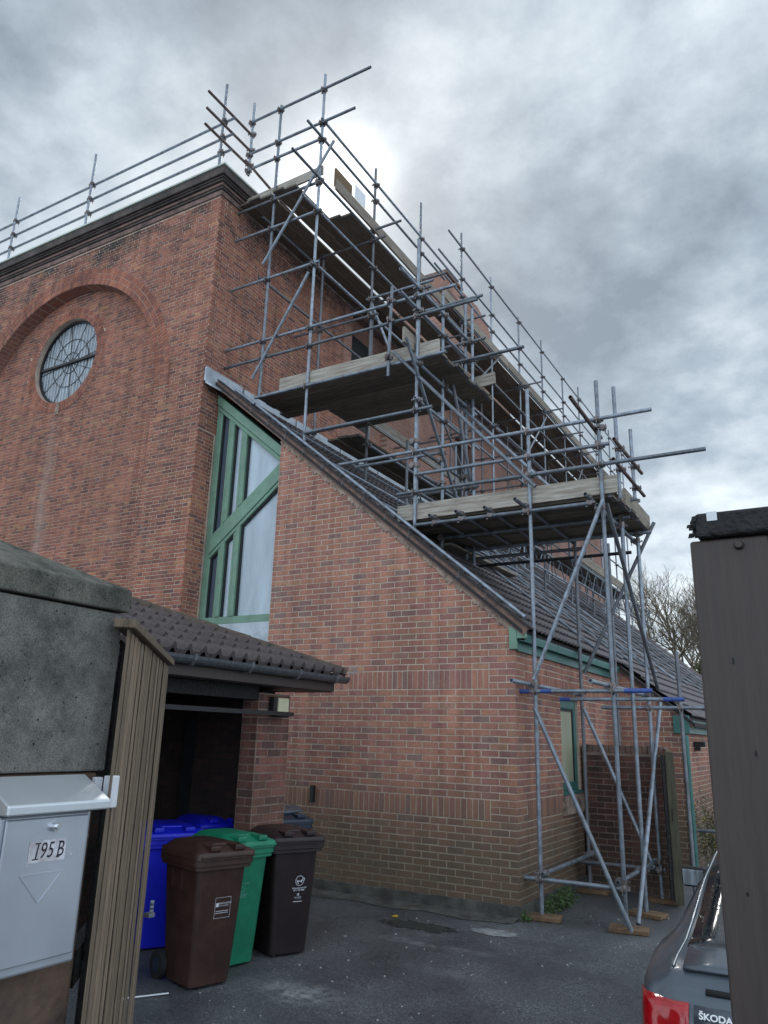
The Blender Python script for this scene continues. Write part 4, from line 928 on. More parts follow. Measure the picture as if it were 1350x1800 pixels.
cane = MB(); cane.cyl((-1.72, -4.05, gz(-4)+.01), (-1.40, -3.62, gz(-3.6)+.012), .006, n=6); tag(cane.build('white_rod', 'white_plastic'), 'thin white rod lying on the tarmac beside the slatted gate', 'rod')

# ------------------------------------------------------------------ gate pier, letterbox, gates
pier = thing('gate_pier', (1.2, -7.2, gz(-7)), 'blackened concrete gate pier with sloping cap at the left edge', 'gate pier')
PXF, PYR = 1.42, -6.915
b = MB(); b.box((.95, -7.45, 1.705), (PXF, PYR, 2.135)); bevel(b.build('shaft', 'concrete', pier), .006)
b = MB(); b.box((.96, -7.44, gz(-7)-.02), (PXF-.012, PYR-.012, 1.703)); bevel(b.build('shaft_base', 'concrete_base', pier), .01)
b = MB(); x0_, x1_, y0_, y1_ = .90, PXF+.012, -7.50, PYR+.012; zc0, zc1, zc2 = 2.14, 2.205, 2.33
V = [(x0_, y0_, zc0), (x1_, y0_, zc0), (x1_, y1_, zc0), (x0_, y1_, zc0), (x0_, y0_, zc1), (x1_, y0_, zc1), (x1_, y1_, zc1), (x0_, y1_, zc1), ((x0_+x1_)/2, (y0_+y1_)/2, zc2)]
b.add(V, [(0, 3, 2, 1), (0, 1, 5, 4), (1, 2, 6, 5), (2, 3, 7, 6), (3, 0, 4, 7), (4, 5, 8), (5, 6, 8), (6, 7, 8), (7, 4, 8)]); bevel(b.build('cap', 'concrete_cap', pier), .005)
lb = thing('letterbox', (1.46, -7.1, 1.25), 'grey metal letterbox numbered 195 B fixed to the concrete pier', 'letterbox')
LX = 1.50; LY0, LY1, LZ0, LZ1 = -7.262, -7.005, 1.27, 1.615
b = MB(); b.box((PXF+.002, LY0, LZ0), (LX-.008, LY1, LZ1)); bevel(b.build('body', 'steel_box', lb), .006)
dr = bevel(part('door', 'steel_box', lb, ((LX-.007, LY0+.014, LZ0+.022), (LX, LY1-.012, LZ1-.008))), .003)
b = MB(); b.prism([(LX+.035, LY0-.012, LZ1+.004), (LX+.035, LY0-.012, LZ1+.026), (PXF+.002, LY0-.012, LZ1+.085), (PXF+.002, LY0-.012, LZ1+.004)], (0, LY1-LY0+.035, 0)); bevel(b.build('lid', 'steel_lid', lb), .004)
b = MB(); b.cyl((LX, -7.118, 1.585), (LX+.012, -7.118, 1.585), .0105, n=18); b.cyl((LX+.012, -7.118, 1.585), (LX+.018, -7.118, 1.585), .006, n=12); b.build('lock', 'chrome', dr)
part('number_plate', 'paper', dr, ((LX+.0004, -7.180, 1.508), (LX+.0014, -7.078, 1.556)))
for tx, yy_ in (('1', -7.160), ('9', -7.142), ('5', -7.122), ('B', -7.094)):
    p = Vector((LX+.002, yy_, 1.532)); mt = Matrix(((0, 0, 1, p.x), (1, 0, 0, p.y), (0, 1, 0, p.z), (0, 0, 0, 1))) @ Matrix.Translation(-lb.location.to_4d().to_3d()*0)
    o = text_part('number', tx, .050, 'ink', lb, Matrix.Translation(-lb.location) @ mt, shear=.18, sx=.74, ext_=.0003)
    s_ = MB()
    if tx in '1B':
        for zz_ in (1.5145, 1.549): s_.box((LX+.0018, yy_-.009+(.004 if zz_ > 1.53 else 0), zz_), (LX+.0024, yy_+(.007 if tx == '1' else -.001)+(.003 if zz_ > 1.53 else 0), zz_+.0026))
        s_.build('number_serif', 'ink', lb)
env = MB()
for p, q in (((-7.195, 1.484), (-7.078, 1.482)), ((-7.195, 1.484), (-7.135, 1.418)), ((-7.135, 1.418), (-7.078, 1.482))): env.bar((LX+.0005, p[0], p[1]), (LX+.0003, q[0], q[1]), .003, .002, (1, 0, 0))
env.build('envelope_mark', 'steel_box', dr)
rg2 = random.Random(5); drp = MB()
for i in range(26):
    yy_, zz_ = -7.128+rg2.gauss(0, .045), 1.532+rg2.gauss(0, .024); r = rg2.uniform(.0008, .002); drp.box((LX+.0003, yy_-r, zz_-r), (LX+.0012, yy_+r, zz_+r))
tag(drp.build('paint_specks', 'paper', dr), kind='stuff')
# slatted gate leaf standing open
GA, GB = Vector((1.492, -6.958, 0)), Vector((.66, -5.97, 0)); gd = (GB-GA); gl = gd.length; gd.normalize(); gn = Vector((gd.y, -gd.x, 0))
gate = thing('slatted_gate', (GA.x, GA.y, gz(-6.9)), 'weathered timber gate of upright slats folded back beside the pier', 'gate')
nsl = 16; zb_, zt2 = gz(-6.5)+.06, 2.085
for i in range(nsl):
    c = GA+gd*(gl*(i+.5)/nsl)-gn*random.uniform(0, .003); wv = gl/nsl*.37; th = .0010; top = zt2+random.uniform(-.004, .003)
    b = MB(); b.obox((c.x+gn.x*random.uniform(-.002, .002), c.y, (zb_+top)/2), gd*wv, gn*th, Vector((0, 0, (top-zb_)/2))); b.build('slat', 'slat_wood', gate)
b = MB(); b.obox(((GA+GB)/2)+Vector((0, 0, 2.10))-gn*.01, gd*gl/2, gn*.03, Vector((0, 0, .012))); bevel(b.build('top_rail', 'slat_wood', gate), .003)
b = MB(); b.obox(((GA+GB)/2)+Vector((0, 0, (zb_+zt2)/2))-gn*.05+gd*gl*.09, gd*gl*.40, gn*.004, Vector((0, 0, (zt2-zb_)/2-.01))); b.build('gap_shade', 'black_wood', gate)  # black sheet added behind the slats to make the gaps read as dark
for z in (.35, 1.2, 1.9):
    b = MB(); b.obox(((GA+GB)/2)+Vector((0, 0, z))-gn*.075+gd*gl*.05, gd*gl*.42, gn*.018, Vector((0, 0, .045))); b.build('rail', 'black_wood', gate)
b = MB(); q = GB+gn*.03-gd*.03+Vector((0, 0, 1.12))
for k in range(3): torus_c = q+Vector((.0, .0, .016*k)); b.cyl(torus_c-gn*.006, torus_c+gn*.007, .008, n=10)
b.box((q.x-.02, q.y-.02, 1.10), (q.x+.01, q.y+.01, 1.115)); b.build('hasp', 'galv', gate)
bell = thing('door_sensor', (PXF+.03, -6.91, 1.64), 'small white plastic sensor box fixed at the pier edge beside the letterbox', 'sensor')
bevel(part('case', 'white_plastic', bell, ((PXF+.016, -6.93, 1.612), (PXF+.040, -6.895, 1.694))), .003)
bevel(part('backplate', 'white_plastic', bell, ((PXF+.0, -6.955, 1.625), (PXF+.0155, -6.931, 1.69))), .002)
# brown timber gate on the right
rgate = thing('brown_gate', (2.997, -7.05, gz(-7)), 'dark brown painted timber gate stile with a rotten black top rail', 'gate')
GY = -7.10
b = MB(); b.box((2.998, GY, gz(-7)+.03), (3.118, GY+.075, 2.147)); bevel(b.build('stile', 'brown_paint', rgate), .004, 2)
b = MB(); nn = 14; V = []
rgx = random.Random(2)
b.box((3.010, GY-.012, 2.150), (3.9, GY+.07, 2.192)); tr = b.build('top_rail', 'black_wood', rgate); bevel(tr, .006)
b = MB()
for i in range(26):
    c = Vector((3.004+rgx.uniform(-.004, .012), GY+rgx.uniform(-.012, .05), 2.153+rgx.uniform(0, .038))); r = rgx.uniform(.002, .005); b.obox(c, Vector((r, 0, 0)), Vector((0, r*1.4, r*.4)), Vector((r*.3, 0, r)))
tag(b.build('rotten_end', 'black_wood', tr), kind='stuff')
part('paint_chip', 'white_plastic', tr, ((3.030, GY-.0135, 2.176), (3.046, GY-.0125, 2.1915)))
b = MB(); b.cyl((3.074, GY+.001, 2.133), (3.074, GY-.010, 2.133), .0085, .0055, n=16); b.build('bolt', 'brown_paint', rgate)
b = MB(); b.cyl((3.106, GY+.001, 1.50), (3.106, GY-.0015, 1.50), .006, n=12); b.build('screw_hole', 'black_wood', rgate)
rgn = random.Random(12)
for i in range(5):
    b = MB(); x, z = rgn.uniform(3.02, 3.115), rgn.uniform(1.2, 2.12); hh = rgn.uniform(.002, .006); b.box((x, GY-.0008, z-hh), (x+.003, GY+.001, z+hh)); b.build('nick', 'black_wood', rgate)
for i in range(6):
    b = MB(); b.box((3.122+i*.13, GY+.02, gz(-7)+.06), (3.248+i*.13, GY+.045, 2.148)); bevel(b.build('plank', 'black_wood', rgate), .004)

# ------------------------------------------------------------------ low dark wall, side gate, plants
lw_ = thing('garden_wall', (.55, 2.42, 0), 'low dark weathered brick wall with soldier coping behind the scaffold feet', 'wall')
b = MB(); b.box((.04, 2.42, 0), (1.12, 2.62, 1.68)); b.build('core', 'mortar_dark', lw_)
lay(lw_, (0, 2.42, 0), (1, 0, 0), (0, -1, 0), courses(.04, 1.12, 0, 1.65, BW, Cc, .010, 'stretcher', .05), 'wall', 120, dep=.005)
for i in range(15):
    b = MB(); u = .04+i*.072; b.box((u+.003, 2.405, 1.685), (u+.069, 2.635, 1.785+random.uniform(-.008, .006))); bevel(b.build('coping_brick', 'verge', lw_), .006)
sg = thing('side_gate', (1.2, 2.2, 0), 'olive brown timber side gate standing open at the end of the dark wall', 'gate')
A_, B_ = Vector((1.15, 2.36, 0)), Vector((1.30, 1.72, 0)); dv = (B_-A_); nrm = Vector((dv.y, -dv.x, 0)).normalized()
for i in range(4):
    p, q = A_+dv*(i/4+.006), A_+dv*((i+1)/4-.006); b = MB(); b.obox((p+q)/2+Vector((0, 0, .90)), (q-p)/2, nrm*.012, Vector((0, 0, .82))); bevel(b.build('plank', 'olive_wood', sg), .003)
b = MB(); b.obox((A_+B_)/2+Vector((0, 0, 1.735)), dv/2*1.03, nrm*.035, Vector((0, 0, .014))); b.build('cap_rail', 'slat_wood', sg)
b = MB(); b.obox(B_+Vector((0, 0, .88)), dv.normalized()*.028, nrm*.05, Vector((0, 0, .84))); bevel(b.build('stile', 'olive_wood', sg), .004)
b = MB(); b.obox(B_+Vector((-.07, -.02, .88)), Vector((.02, .008, 0)), Vector((-.008, .012, 0)), Vector((0, 0, .80))); b.build('post', 'black_wood', sg)
hb_ = MB(); c0 = B_+Vector((.0, -.05, .95)); hb_.bar(c0, c0+Vector((.0, -.03, 0)), .012, .012); hb_.bar(c0+Vector((0, -.03, 0)), c0+Vector((0, -.03, .12)), .012, .012); hb_.bar(c0+Vector((0, 0, .12)), c0+Vector((0, -.03, .12)), .012, .012); hb_.build('handle', 'black_metal', sg)
def leaf_plant(name, base, pts, label, cat, m='leaf', size=.03, stems=None, flowers=0, seed=0):
    t = thing(name, base, label, cat); rg = random.Random(seed); lf = MB(); fl = MB()
    for p in pts:
        a = Vector((rg.gauss(0, 1), rg.gauss(0, 1), rg.gauss(.3, .6))).normalized(); c = a.orthogonal().normalized(); s_ = size*rg.uniform(.5, 1.3); P = Vector(p)
        lf.add([P, P+a*s_+c*s_*.45, P+a*s_*2.0, P+a*s_-c*s_*.45], [(0, 1, 2, 3)])
        if flowers and rg.random() < flowers:
            q = P+a*s_; fl.add([q+Vector((s_*.6, 0, 0)), q+Vector((0, s_*.6, 0)), q+Vector((-s_*.6, 0, s_*.3)), q+Vector((0, -s_*.6, s_*.3)), q+Vector((0, 0, s_*.7))], [(0, 1, 4), (1, 2, 4), (2, 3, 4), (3, 0, 4)])
    tag(lf.build('leaves', m, t), kind='stuff')
    if fl.f: tag(fl.build('flowers', 'yellow', t), kind='stuff')
    sm2 = MB()
    for (p, q) in (stems or []): sm2.cyl(p, q, .004, .0025, n=5, caps=False)
    if sm2.f: sm2.build('stems', 'twig', t)
    return t
rg = random.Random(21)
def clump(cx, cy, rx, ry, h, n_, z0=0):
    P = []
    for i in range(n_):
        a = rg.uniform(0, 6.28); r = math.sqrt(rg.random()); x, y = cx+math.cos(a)*r*rx, cy+math.sin(a)*r*ry
        P.append((x, y, z0+h*(1-r*.7)*rg.random()))
    return P
leaf_plant('weed', (.18, .75, 0), clump(.16, .75, .10, .35, .22, 420)+clump(.14, 1.15, .09, .3, .26, 260), 'low green weeds growing along the foot of the side wall', 'weeds', size=.022, seed=1)
leaf_plant('weed', (.06, .02, 0), clump(.07, -.01, .05, .05, .13, 90), 'small tuft of weeds at the corner of the brick extension', 'weeds', size=.018, seed=2)
stems = []; pts = []
for i in range(26):
    a = rg.uniform(0, 6.28); bx, by = 1.28+rg.uniform(-.12, .12), 4.85+rg.uniform(-.3, .3); tx_, ty_ = bx+math.cos(a)*rg.uniform(.05, .28), by+math.sin(a)*rg.uniform(.05, .3); hh = rg.uniform(.5, 1.15); stems.append(((bx, by, 0), (tx_, ty_, hh)))
    for k in range(34):
        f = rg.uniform(.25, 1.0); pts.append((bx+(tx_-bx)*f+rg.gauss(0, .03), by+(ty_-by)*f+rg.gauss(0, .03), hh*f))
leaf_plant('flowering_shrub', (1.28, 4.85, 0), pts, 'sparse shrub with small yellow flowers by the far brick wall', 'shrub', 'leaf_olive', .026, stems, .10, 5)
yl = MB(); yl.add([(-1.20, -.62, gz(-.6)+.004), (-1.16, -.65, gz(-.6)+.012), (-1.12, -.61, gz(-.6)+.006), (-1.15, -.58, gz(-.6)+.02)], [(0, 1, 2, 3)]); o = yl.build('fallen_leaf', 'yellow'); o.modifiers.new('t', 'SOLIDIFY').thickness = .002; tag(o, 'single yellow leaf lying on the tarmac near the gable', 'leaf')

# ------------------------------------------------------------------ scaffold
scaf = thing('scaffold', (.6, .9, 0), 'grey steel tube scaffold with timber platforms climbing over the lean-to roof', 'scaffold')
sbase = origin_of(scaf)
def tube(p, q, name='ledger', m='galv', r=.0242):
    return MB().pipe(p, q, r).build(name, m, scaf)
def coupler_mesh():
    b = MB()
    for ax, off in ((Vector((0, 0, 1)), Vector((0, 0, 0))), (Vector((1, 0, 0)), Vector((0, .05, 0)))):
        b.cyl(off-ax*.024, off+ax*.024, .033, n=10)
    b.obox((0, .025, 0), (.02, 0, 0), (0, .03, 0), (0, 0, .02))
    b.obox((.042, -.01, 0), (.016, 0, 0), (0, .010, 0), (0, 0, .013)); b.obox((-.040, 0, 0), (.012, 0, 0), (0, .014, 0), (0, 0, .018))
    b.cyl((.036, -.05, 0), (.036, .03, 0), .006, n=6); b.obox((.036, -.045, 0), (.010, 0, 0), (0, .006, 0), (0, 0, .010))
    b.cyl((0, .085, -.05), (0, .085, .035), .006, n=6); b.obox((0, .088, .0), (.013, 0, 0), (0, .008, 0), (0, 0, .016))
    return b.mesh('coupler', 'coupler')
CM = coupler_mesh(); NC = [0]
def coup(p, a=(0, 0, 1), bdir=(1, 0, 0), side=(0, -1, 0)):
    if NC[0] > 285: return
    NC[0] += 1; z = Vector(a).normalized(); y = Vector(side).normalized(); x = y.cross(z).normalized()
    o = bpy.data.objects.new('coupler', CM); COL.objects.link(o); o.parent = scaf
    k = random.uniform(1.05, 1.3); p = Vector(p)-sbase
    o.matrix_local = Matrix(((x.x*k, y.x, z.x*k, p.x), (x.y*k, y.y, z.y*k, p.y), (x.z*k, y.z, z.z*k, p.z), (0, 0, 0, 1)))
YF = .20; O = .05
stds = []     # (x, y, z0, z1)
def std(x, y, z0, z1, m='galv'):
    stds.append((x, y, z0, z1)); tube((x, y, z0), (x, y, z1), 'standard', m)
def lx(z, x0, x1, y=YF, m='galv', front=True, name='ledger'):     # tube across, with a coupler on every standard it passes
    yy = y-O if front else y+O; tube((x0, yy, z), (x1, yy, z), name, m)
    for (sx, sy, a, c) in stds:
        if abs(sy-y) < .06 and min(x0, x1)-.02 <= sx <= max(x0, x1)+.02 and a <= z <= c: coup((sx, sy, z), side=(0, -1 if front else 1, 0))
def ly(z, y0, y1, x, m='galv', out=True, name='ledger'):
    xx = x+O if out else x-O; tube((xx, y0, z), (xx, y1, z), name, m)
    for (sx, sy, a, c) in stds:
        if abs(sx-x) < .06 and min(y0, y1)-.02 <= sy <= max(y0, y1)+.02 and a <= z <= c: coup((sx, sy, z+.0), side=(1 if out else -1, 0, 0))
def brace(p, q, m='galv'): tube(p, q, 'brace', m)
roofz = lambda x: RZ(x)+.07
# front standards
std(-4.27, YF, 6.95, 12.67); std(-3.33, YF, 5.98, 12.90); std(-1.43, YF, 4.46, 8.90); std(.17, YF, .045, 6.12); std(1.05, YF, .045, 6.05)
std(-4.92, YF, 11.42, 13.02)
# tower, rows behind
std(1.06, 1.07, .045, 6.34, 'galv'); std(1.06, 1.95, .045, 6.06); std(.17, 2.05, .045, 4.62, 'galv_dull'); std(.17, 3.97, .045, 4.95, 'galv_dull')
std(1.43, 2.0, .05, 2.95, 'galv_dull')
std(-1.43, 1.03, roofz(-1.43), 8.46); std(-1.43, 1.87, roofz(-1.43), 8.82); std(-1.31, 1.87, roofz(-1.31), 8.6)
std(-2.55, 2.0, roofz(-2.55), 6.55, 'galv_dull'); std(-2.55, 3.9, roofz(-2.55), 7.2, 'galv_dull')
# rows along the church wall
YS = [1.97, 3.83, 5.90, 7.70, 9.68, 11.60, 13.6, 15.4, 17.4, 19.4, 21.4, 23.2]
tops = [12.25, 12.77, 13.36, 13.2, 13.08, 13.32, 12.94, 13.4, 13.1, 13.3, 13.0, 13.2]
for y, t_ in zip(YS, tops): std(-3.33, y, roofz(-3.33), t_, random.choice(('galv', 'galv', 'galv_dull')))
for y in YS[:9]: std(-4.45, y, roofz(-4.45), 10.72, 'galv_dull')
for y in (5.9, 7.7, 9.68, 11.6, 13.6): std(-2.15, y, roofz(-2.15), 6.6+random.uniform(0, .5), 'galv_dull')
# rails round the top corner
lx(12.54, -4.97, -2.36); lx(11.83, -4.97, -2.64); lx(11.49, -4.93, -3.30)
lx(10.62, -5.03, -3.25, m='galv_dull'); lx(10.05, -5.02, -3.22); lx(9.07, -5.02, -3.20); lx(7.92, -5.02, -.80); lx(7.60, -5.02, -.48)
for z in (12.30, 11.95, 11.62): ly(z, -.95, .22, -4.97, 'rusty')
# parapet rail over the facade
PYR2 = -.37
for x, a, c in ((-5.09, 10.95, 13.03), (-8.54, 10.95, 12.95), (-10.95, 10.95, 12.82), (-13.4, 10.95, 12.9)): std(x, PYR2, a, c)
for z in (12.24, 11.90, 11.57): lx(z, -14.6, -4.88, PYR2, front=False)
# rails along the outer edge of the top lift
ly(11.86, .1, 5.6, -3.33); ly(11.50, -.28, 4.9, -3.33); ly(10.68, -.62, 5.7, -3.33, 'galv'); ly(10.05, -.28, 6.2, -3.33); ly(9.05, .1, 8.0, -3.33)
ly(12.90, 5.1, 15.6, -3.33); ly(12.09, 4.6, 19.5, -3.33); ly(11.62, 4.4, 21.0, -3.33); ly(11.0, 5.3, 23.6, -3.33, 'galv_dull'); ly(10.2, 5.6, 21.0, -3.33, 'galv_dull'); ly(12.95, 15.2, 23.4, -3.33)
ly(9.12, .1, 7.0, -4.45, 'galv_dull'); ly(8.2, 2.0, 12.5, -3.33); ly(7.0, 1.7, 9.8, -3.33); ly(6.58, 1.9, 7.9, -3.33); ly(9.1, 7.6, 19.0, -3.33, 'galv_dull'); ly(8.0, 11.0, 21.0, -3.33, 'galv_dull'); ly(7.1, 9.2, 18.0, -3.33, 'galv_dull')
ly(10.4, .2, 22.0, -4.45, 'galv_dull', False)
tube((-4.86, .02, 11.60), (-4.30, 1.0, 10.72), 'brace', 'rusty')
for y, z in zip(YS, [10.62]*3+[10.9]*9): lx(z, -4.98, -3.05, y, 'galv_dull', name='transom')
for y, z in zip(YS[:8], (11.5, 11.5, 11.62, 11.62, 11.62, 11.62, 11.62, 11.62)): lx(z-.66, -3.5, -2.72, y, 'galv_dull', name='transom')
for y in YS[:7]:
    for z in (9.05, 8.15, 7.0): lx(z, -5.0, -3.15, y, 'galv_dull', name='transom')
# braces of the upper face
brace((-3.0, YF-.1, 11.28), (-4.33, YF-.1, 9.34)); brace((-3.36, YF-.1, 8.89), (-4.36, YF-.1, 7.24))
brace((-3.38, 2.05, 9.40), (-2.95, 2.05, 8.3)); brace((-3.28, 3.9, 8.9), (-3.28, 6.0, 7.2), 'galv_dull'); brace((-3.25, 9.7, 8.9), (-3.25, 11.6, 10.8)); brace((-3.25, 13.6, 8.6), (-3.25, 15.4, 10.6), 'galv_dull'); brace((-3.2, 7.8, 10.9), (-3.2, 5.9, 9.2), 'galv_dull')
# middle lift
lx(6.92, -4.30, -.95); lx(6.14, -3.30, -1.16); tube((-1.81, .10, 8.16), (-1.84, .10, 6.72), 'standard'); coup((-1.82, .1, 7.92)); coup((-1.82, .1, 7.60)); coup((-1.83, .1, 7.0))
for z in (8.06, 7.70): ly(z, -.38, 2.1, -1.45)
ly(6.86, .05, 2.2, -1.45); ly(6.3, .1, 2.3, -1.45)
lx(9.40, -3.40, -2.05, 1.97); lx(7.98, -2.07, -1.06, 1.87, 'galv_dull'); lx(7.66, -1.80, -.42, 1.87); lx(7.19, -1.42, -.14, 1.03); lx(8.2, -1.7, -.75, 1.03)
brace((-1.78, .12, 7.10), (.27, .12, 4.78)); brace((-1.55, 1.78, 6.92), (-.10, 1.78, 5.34))
brace((-1.36, -.25, 7.04), (-1.36, 1.40, 5.15)); brace((-1.36, 1.1, 7.3), (-1.36, 2.0, 5.4), 'galv_dull')
# lower lift
lx(5.53, -2.64, 1.68); lx(5.195, -1.40, 1.18, m='galv'); lx(4.95, -1.68, 2.22); lx(4.49, -1.40, .95)
lx(5.80, -2.90, -1.44, 1.03); lx(5.5, -2.6, -1.2, 1.87, 'galv_dull')
for z in (5.70, 5.35): ly(z, .2, 2.2, -1.48, out=False)
tube((1.00, -.76, 5.45), (1.00, .50, 5.42), 'ledger', 'rusty'); tube((1.11, .70, 5.46), (1.11, 2.28, 5.50), 'ledger', 'rusty'); tube((1.11, .60, 5.16), (1.11, 2.34, 5.18), 'ledger', 'rusty')
for p in ((1.06, 1.07, 5.46), (1.06, 1.95, 5.49), (1.06, 1.95, 5.18), (1.06, 1.07, 5.17), (1.05, .2, 5.43)): coup(p, side=(1, 0, 0))
lx(4.74, .85, 1.27, 1.07); lx(4.52, -1.5, 1.17, 1.07); lx(4.53, -1.5, 1.25, 1.95); lx(5.0, .2, 1.1, 1.95)
for x, ya in ((-1.1, -.02), (-.72, -.04), (-.33, -.05), (.13, -.22), (.92, -.05)): tube((x, ya, 4.545), (x, 2.2, 4.545), 'transom', 'galv_dull'); coup((x, .15, 4.50), (0, 1, 0), side=(0, 0, 1))
ly(4.44, .1, 2.3, 1.06, out=False, m='galv')
lx(4.42, -1.55, .3, 2.05, 'galv_dull'); tube((-1.60, 2.2, 4.35), (.9, 2.25, 4.36), 'ledger', 'black_metal')
# tower lower down
ly(2.43, -.42, 2.25, .17, out=False); ly(2.41, -.50, 2.3, 1.05, out=False)
t1 = lx(2.35, -.04, 1.47); lx(2.31, .17, 1.63, 2.05-.9); lx(2.25, .45, 1.75, 2.0)
for x0_, x1_, y, z in ((-.042, .12, YF-O, 2.35), (.25, .38, YF-O, 2.35), (1.18, 1.472, YF-O, 2.35), (.168, .30, 1.10, 2.31), (1.40, 1.632, 1.10, 2.31)):
    MB().cyl((x0_, y, z), (x1_, y, z), .0247, n=12, caps=False).build('painted_end', 'blue_paint', scaf)
lx(.395, -.01, 1.08); lx(.36, .0, 1.12, 2.0, 'galv_dull'); ly(.45, .12, 2.1, .17); ly(.45, .12, 2.1, 1.06, out=False)
brace((.19, .09, 2.17), (1.13, .09, .02)); brace((.23, 1.9, 2.24), (1.0, 1.9, .38)); brace((1.12, 2.36, 2.33), (1.12, .40, .04)); brace((1.13, .06, 4.43), (1.13, 2.22, 2.50), 'galv_dull'); brace((1.08, .10, 4.50), (.19, .10, 2.48)); brace((1.27, 2.05, 4.70), (.22, 2.05, 2.70), 'galv_dull')
for p in ((.17, .2, 2.2), (.17, .2, 2.5), (1.05, .2, 4.45), (1.05, .2, .18), (1.06, 1.07, 1.2), (.17, 2.05, 2.3), (1.06, 1.95, 3.5), (1.06, .2, .08)): coup(p)
lx(.62, 1.15, 1.9, 4.3, 'galv')
# tubes lying down the roof slope and along the verge
for y in (3.2, 4.95, 5.6, 7.0, 7.75, 9.65, 11.5, 13.3, 15.2, 17.0, 19.2): tube((-3.9 if y > 6 else -3.2, y, RZ(-3.9 if y > 6 else -3.2)+.10), (.06, y+random.uniform(-.06, .06), RZ(.06)+.10), 'roof_tube', random.choice(('galv', 'galv_dull')))
tube((-4.30, .06, TOPZ(-4.30)+.235), (.12, .06, TOPZ(.12)+.235), 'roof_tube'); tube((-4.62, .03, TOPZ(-4.62)+.22), (-4.2, .03, TOPZ(-4.2)+.23), 'roof_tube')
for x in (-3.33, -1.43, .15): coup((x, .06, TOPZ(x)+.235), (-CT, 0, ST), side=(0, 0, 1)); coup((x, .12, TOPZ(x)+.26))
for x in (-4.0, -3.0, -2.1): tube((x, .5, RZ(x)+.11), (x+.0, 6.0, RZ(x)+.11), 'roof_tube', 'galv')
# lattice beam over the roof farther back
def lattice(x, y0, y1, z, name='lattice_beam'):
    b = MB(); b.cyl((x, y0, z), (x, y1, z), .024, n=8); b.cyl((x, y0, z+.40), (x, y1, z+.40), .024, n=8); k = int((y1-y0)/.30)
    for i in range(k):
        ya = y0+(y1-y0)*i/k; yb = y0+(y1-y0)*(i+1)/k; b.cyl((x, ya, z if i % 2 else z+.40), (x, yb, z+.40 if i % 2 else z), .013, n=6)
    b.build(name, 'galv', scaf)
lattice(-2.1, 5.6, 14.2, 5.40); lattice(-1.2, 6.5, 14.0, 4.95); lattice(-2.0, 1.4, 5.5, 4.98)
# platforms
NB = [0]
def board(p, q, w=.212, name='scaffold_board', m=None, th=.038): # laid flat
    p, q = Vector(p), Vector(q); j = random.uniform(-.010, .010); ax = abs(q.x-p.x) > abs(q.y-p.y); b = MB(); p += Vector((0, 0, j)); q += Vector((0, 0, j+random.uniform(-.004, .004)))
    b.bar(p, q, w, th); o = b.build(name, m or ('board_x' if ax else 'board'), scaf); d = (q-p).normalized()
    if (p-CAM).length < 16:
        for c in (p+d*.03, q-d*.03): MB().bar(c-d*.018, c+d*.018, w+.004, th+.004).build('end_band', 'galv_dull', o)
    return o
def edge_board(p, q, h=.215, m=None):                # stood on edge
    ax = abs(q[0]-p[0]) > abs(q[1]-p[1]); b = MB(); b.bar(p, q, .036, h); return b.build('toe_board', m or ('toe_board_x' if ax else 'toe_board'), scaf)
for i in range(8): board((-1.74+random.uniform(-.05, .03), .39+.228*i, 4.60), (1.16+random.uniform(-.03, .06), .39+.228*i, 4.60))
edge_board((-1.71, .248, 4.70), (1.22, .248, 4.72)); edge_board((1.18, .75, 4.71), (1.18, 2.15, 4.71))
for i in range(8): board((-4.42+.05*i*.0+random.uniform(-.03, .05) if i < 4 else -3.6, .38+.228*i, 6.995), (-1.05+random.uniform(-.04, .04), .38+.228*i, 6.995))
edge_board((-4.40, .25, 6.985), (-3.9, .25, 6.985), .05, 'board_x'); edge_board((-3.9, .248, 7.09), (-1.10, .248, 7.09), .21); edge_board((-1.49, -.10, 7.20), (-1.49, 1.18, 7.16), .24); edge_board((-3.28, 1.9, 7.06), (-3.28, 5.6, 7.06)); edge_board((-1.7, 1.98, 7.28), (-.97, 1.98, 7.33), .2)
ends = [(-4.90, .08), (-4.67, .06), (-4.44, .09)]
for x, ya in ((-4.87, .12), (-4.643, .09), (-4.416, .14), (-4.13, .10), (-3.903, .16), (-3.68, 1.18), (-3.46, 1.22)):
    y = ya
    while y < 23:
        ln = 3.85; board((x, y, 10.76 if y < 5 else 11.02), (x, min(y+ln, 23.5), 10.76 if y < 5 else 11.02)); y += ln+.03
edge_board((-4.98, .248, 10.86), (-3.30, .248, 10.93), .17); edge_board((-3.30, .60, 11.05), (-3.30, 1.12, 11.05), .36, 'sole'); edge_board((-3.27, .6, 10.89), (-3.27, 4.9, 10.89)); y = 4.8
while y < 23: edge_board((-3.27, y, 11.15), (-3.27, min(y+3.85, 23.5), 11.15)); y += 3.9
sgn = part('safety_sign', 'white_plastic', scaf, ((-3.275, 1.20, 11.04), (-3.268, 1.55, 11.32)))
for i in range(6): board((-2.9+.225*i*.0, 0, 0), (0, 0, 0)) if False else None
for k in range(3): board((-2.35+.225*k, 8.6, 5.86), (-2.35+.225*k, 14.3, 5.86))
edge_board((-1.75, 9.2, 6.0), (-1.75, 14.2, 6.0))
for k in range(3): board((-4.2+.23*k, 2.2, 6.93), (-4.2+.23*k, 13.0, 6.93))
ed = board((-1.42, 1.1, RZ(-1.42)+.14), (-1.62, 4.3, RZ(-1.62)+.14), m='toe_board')
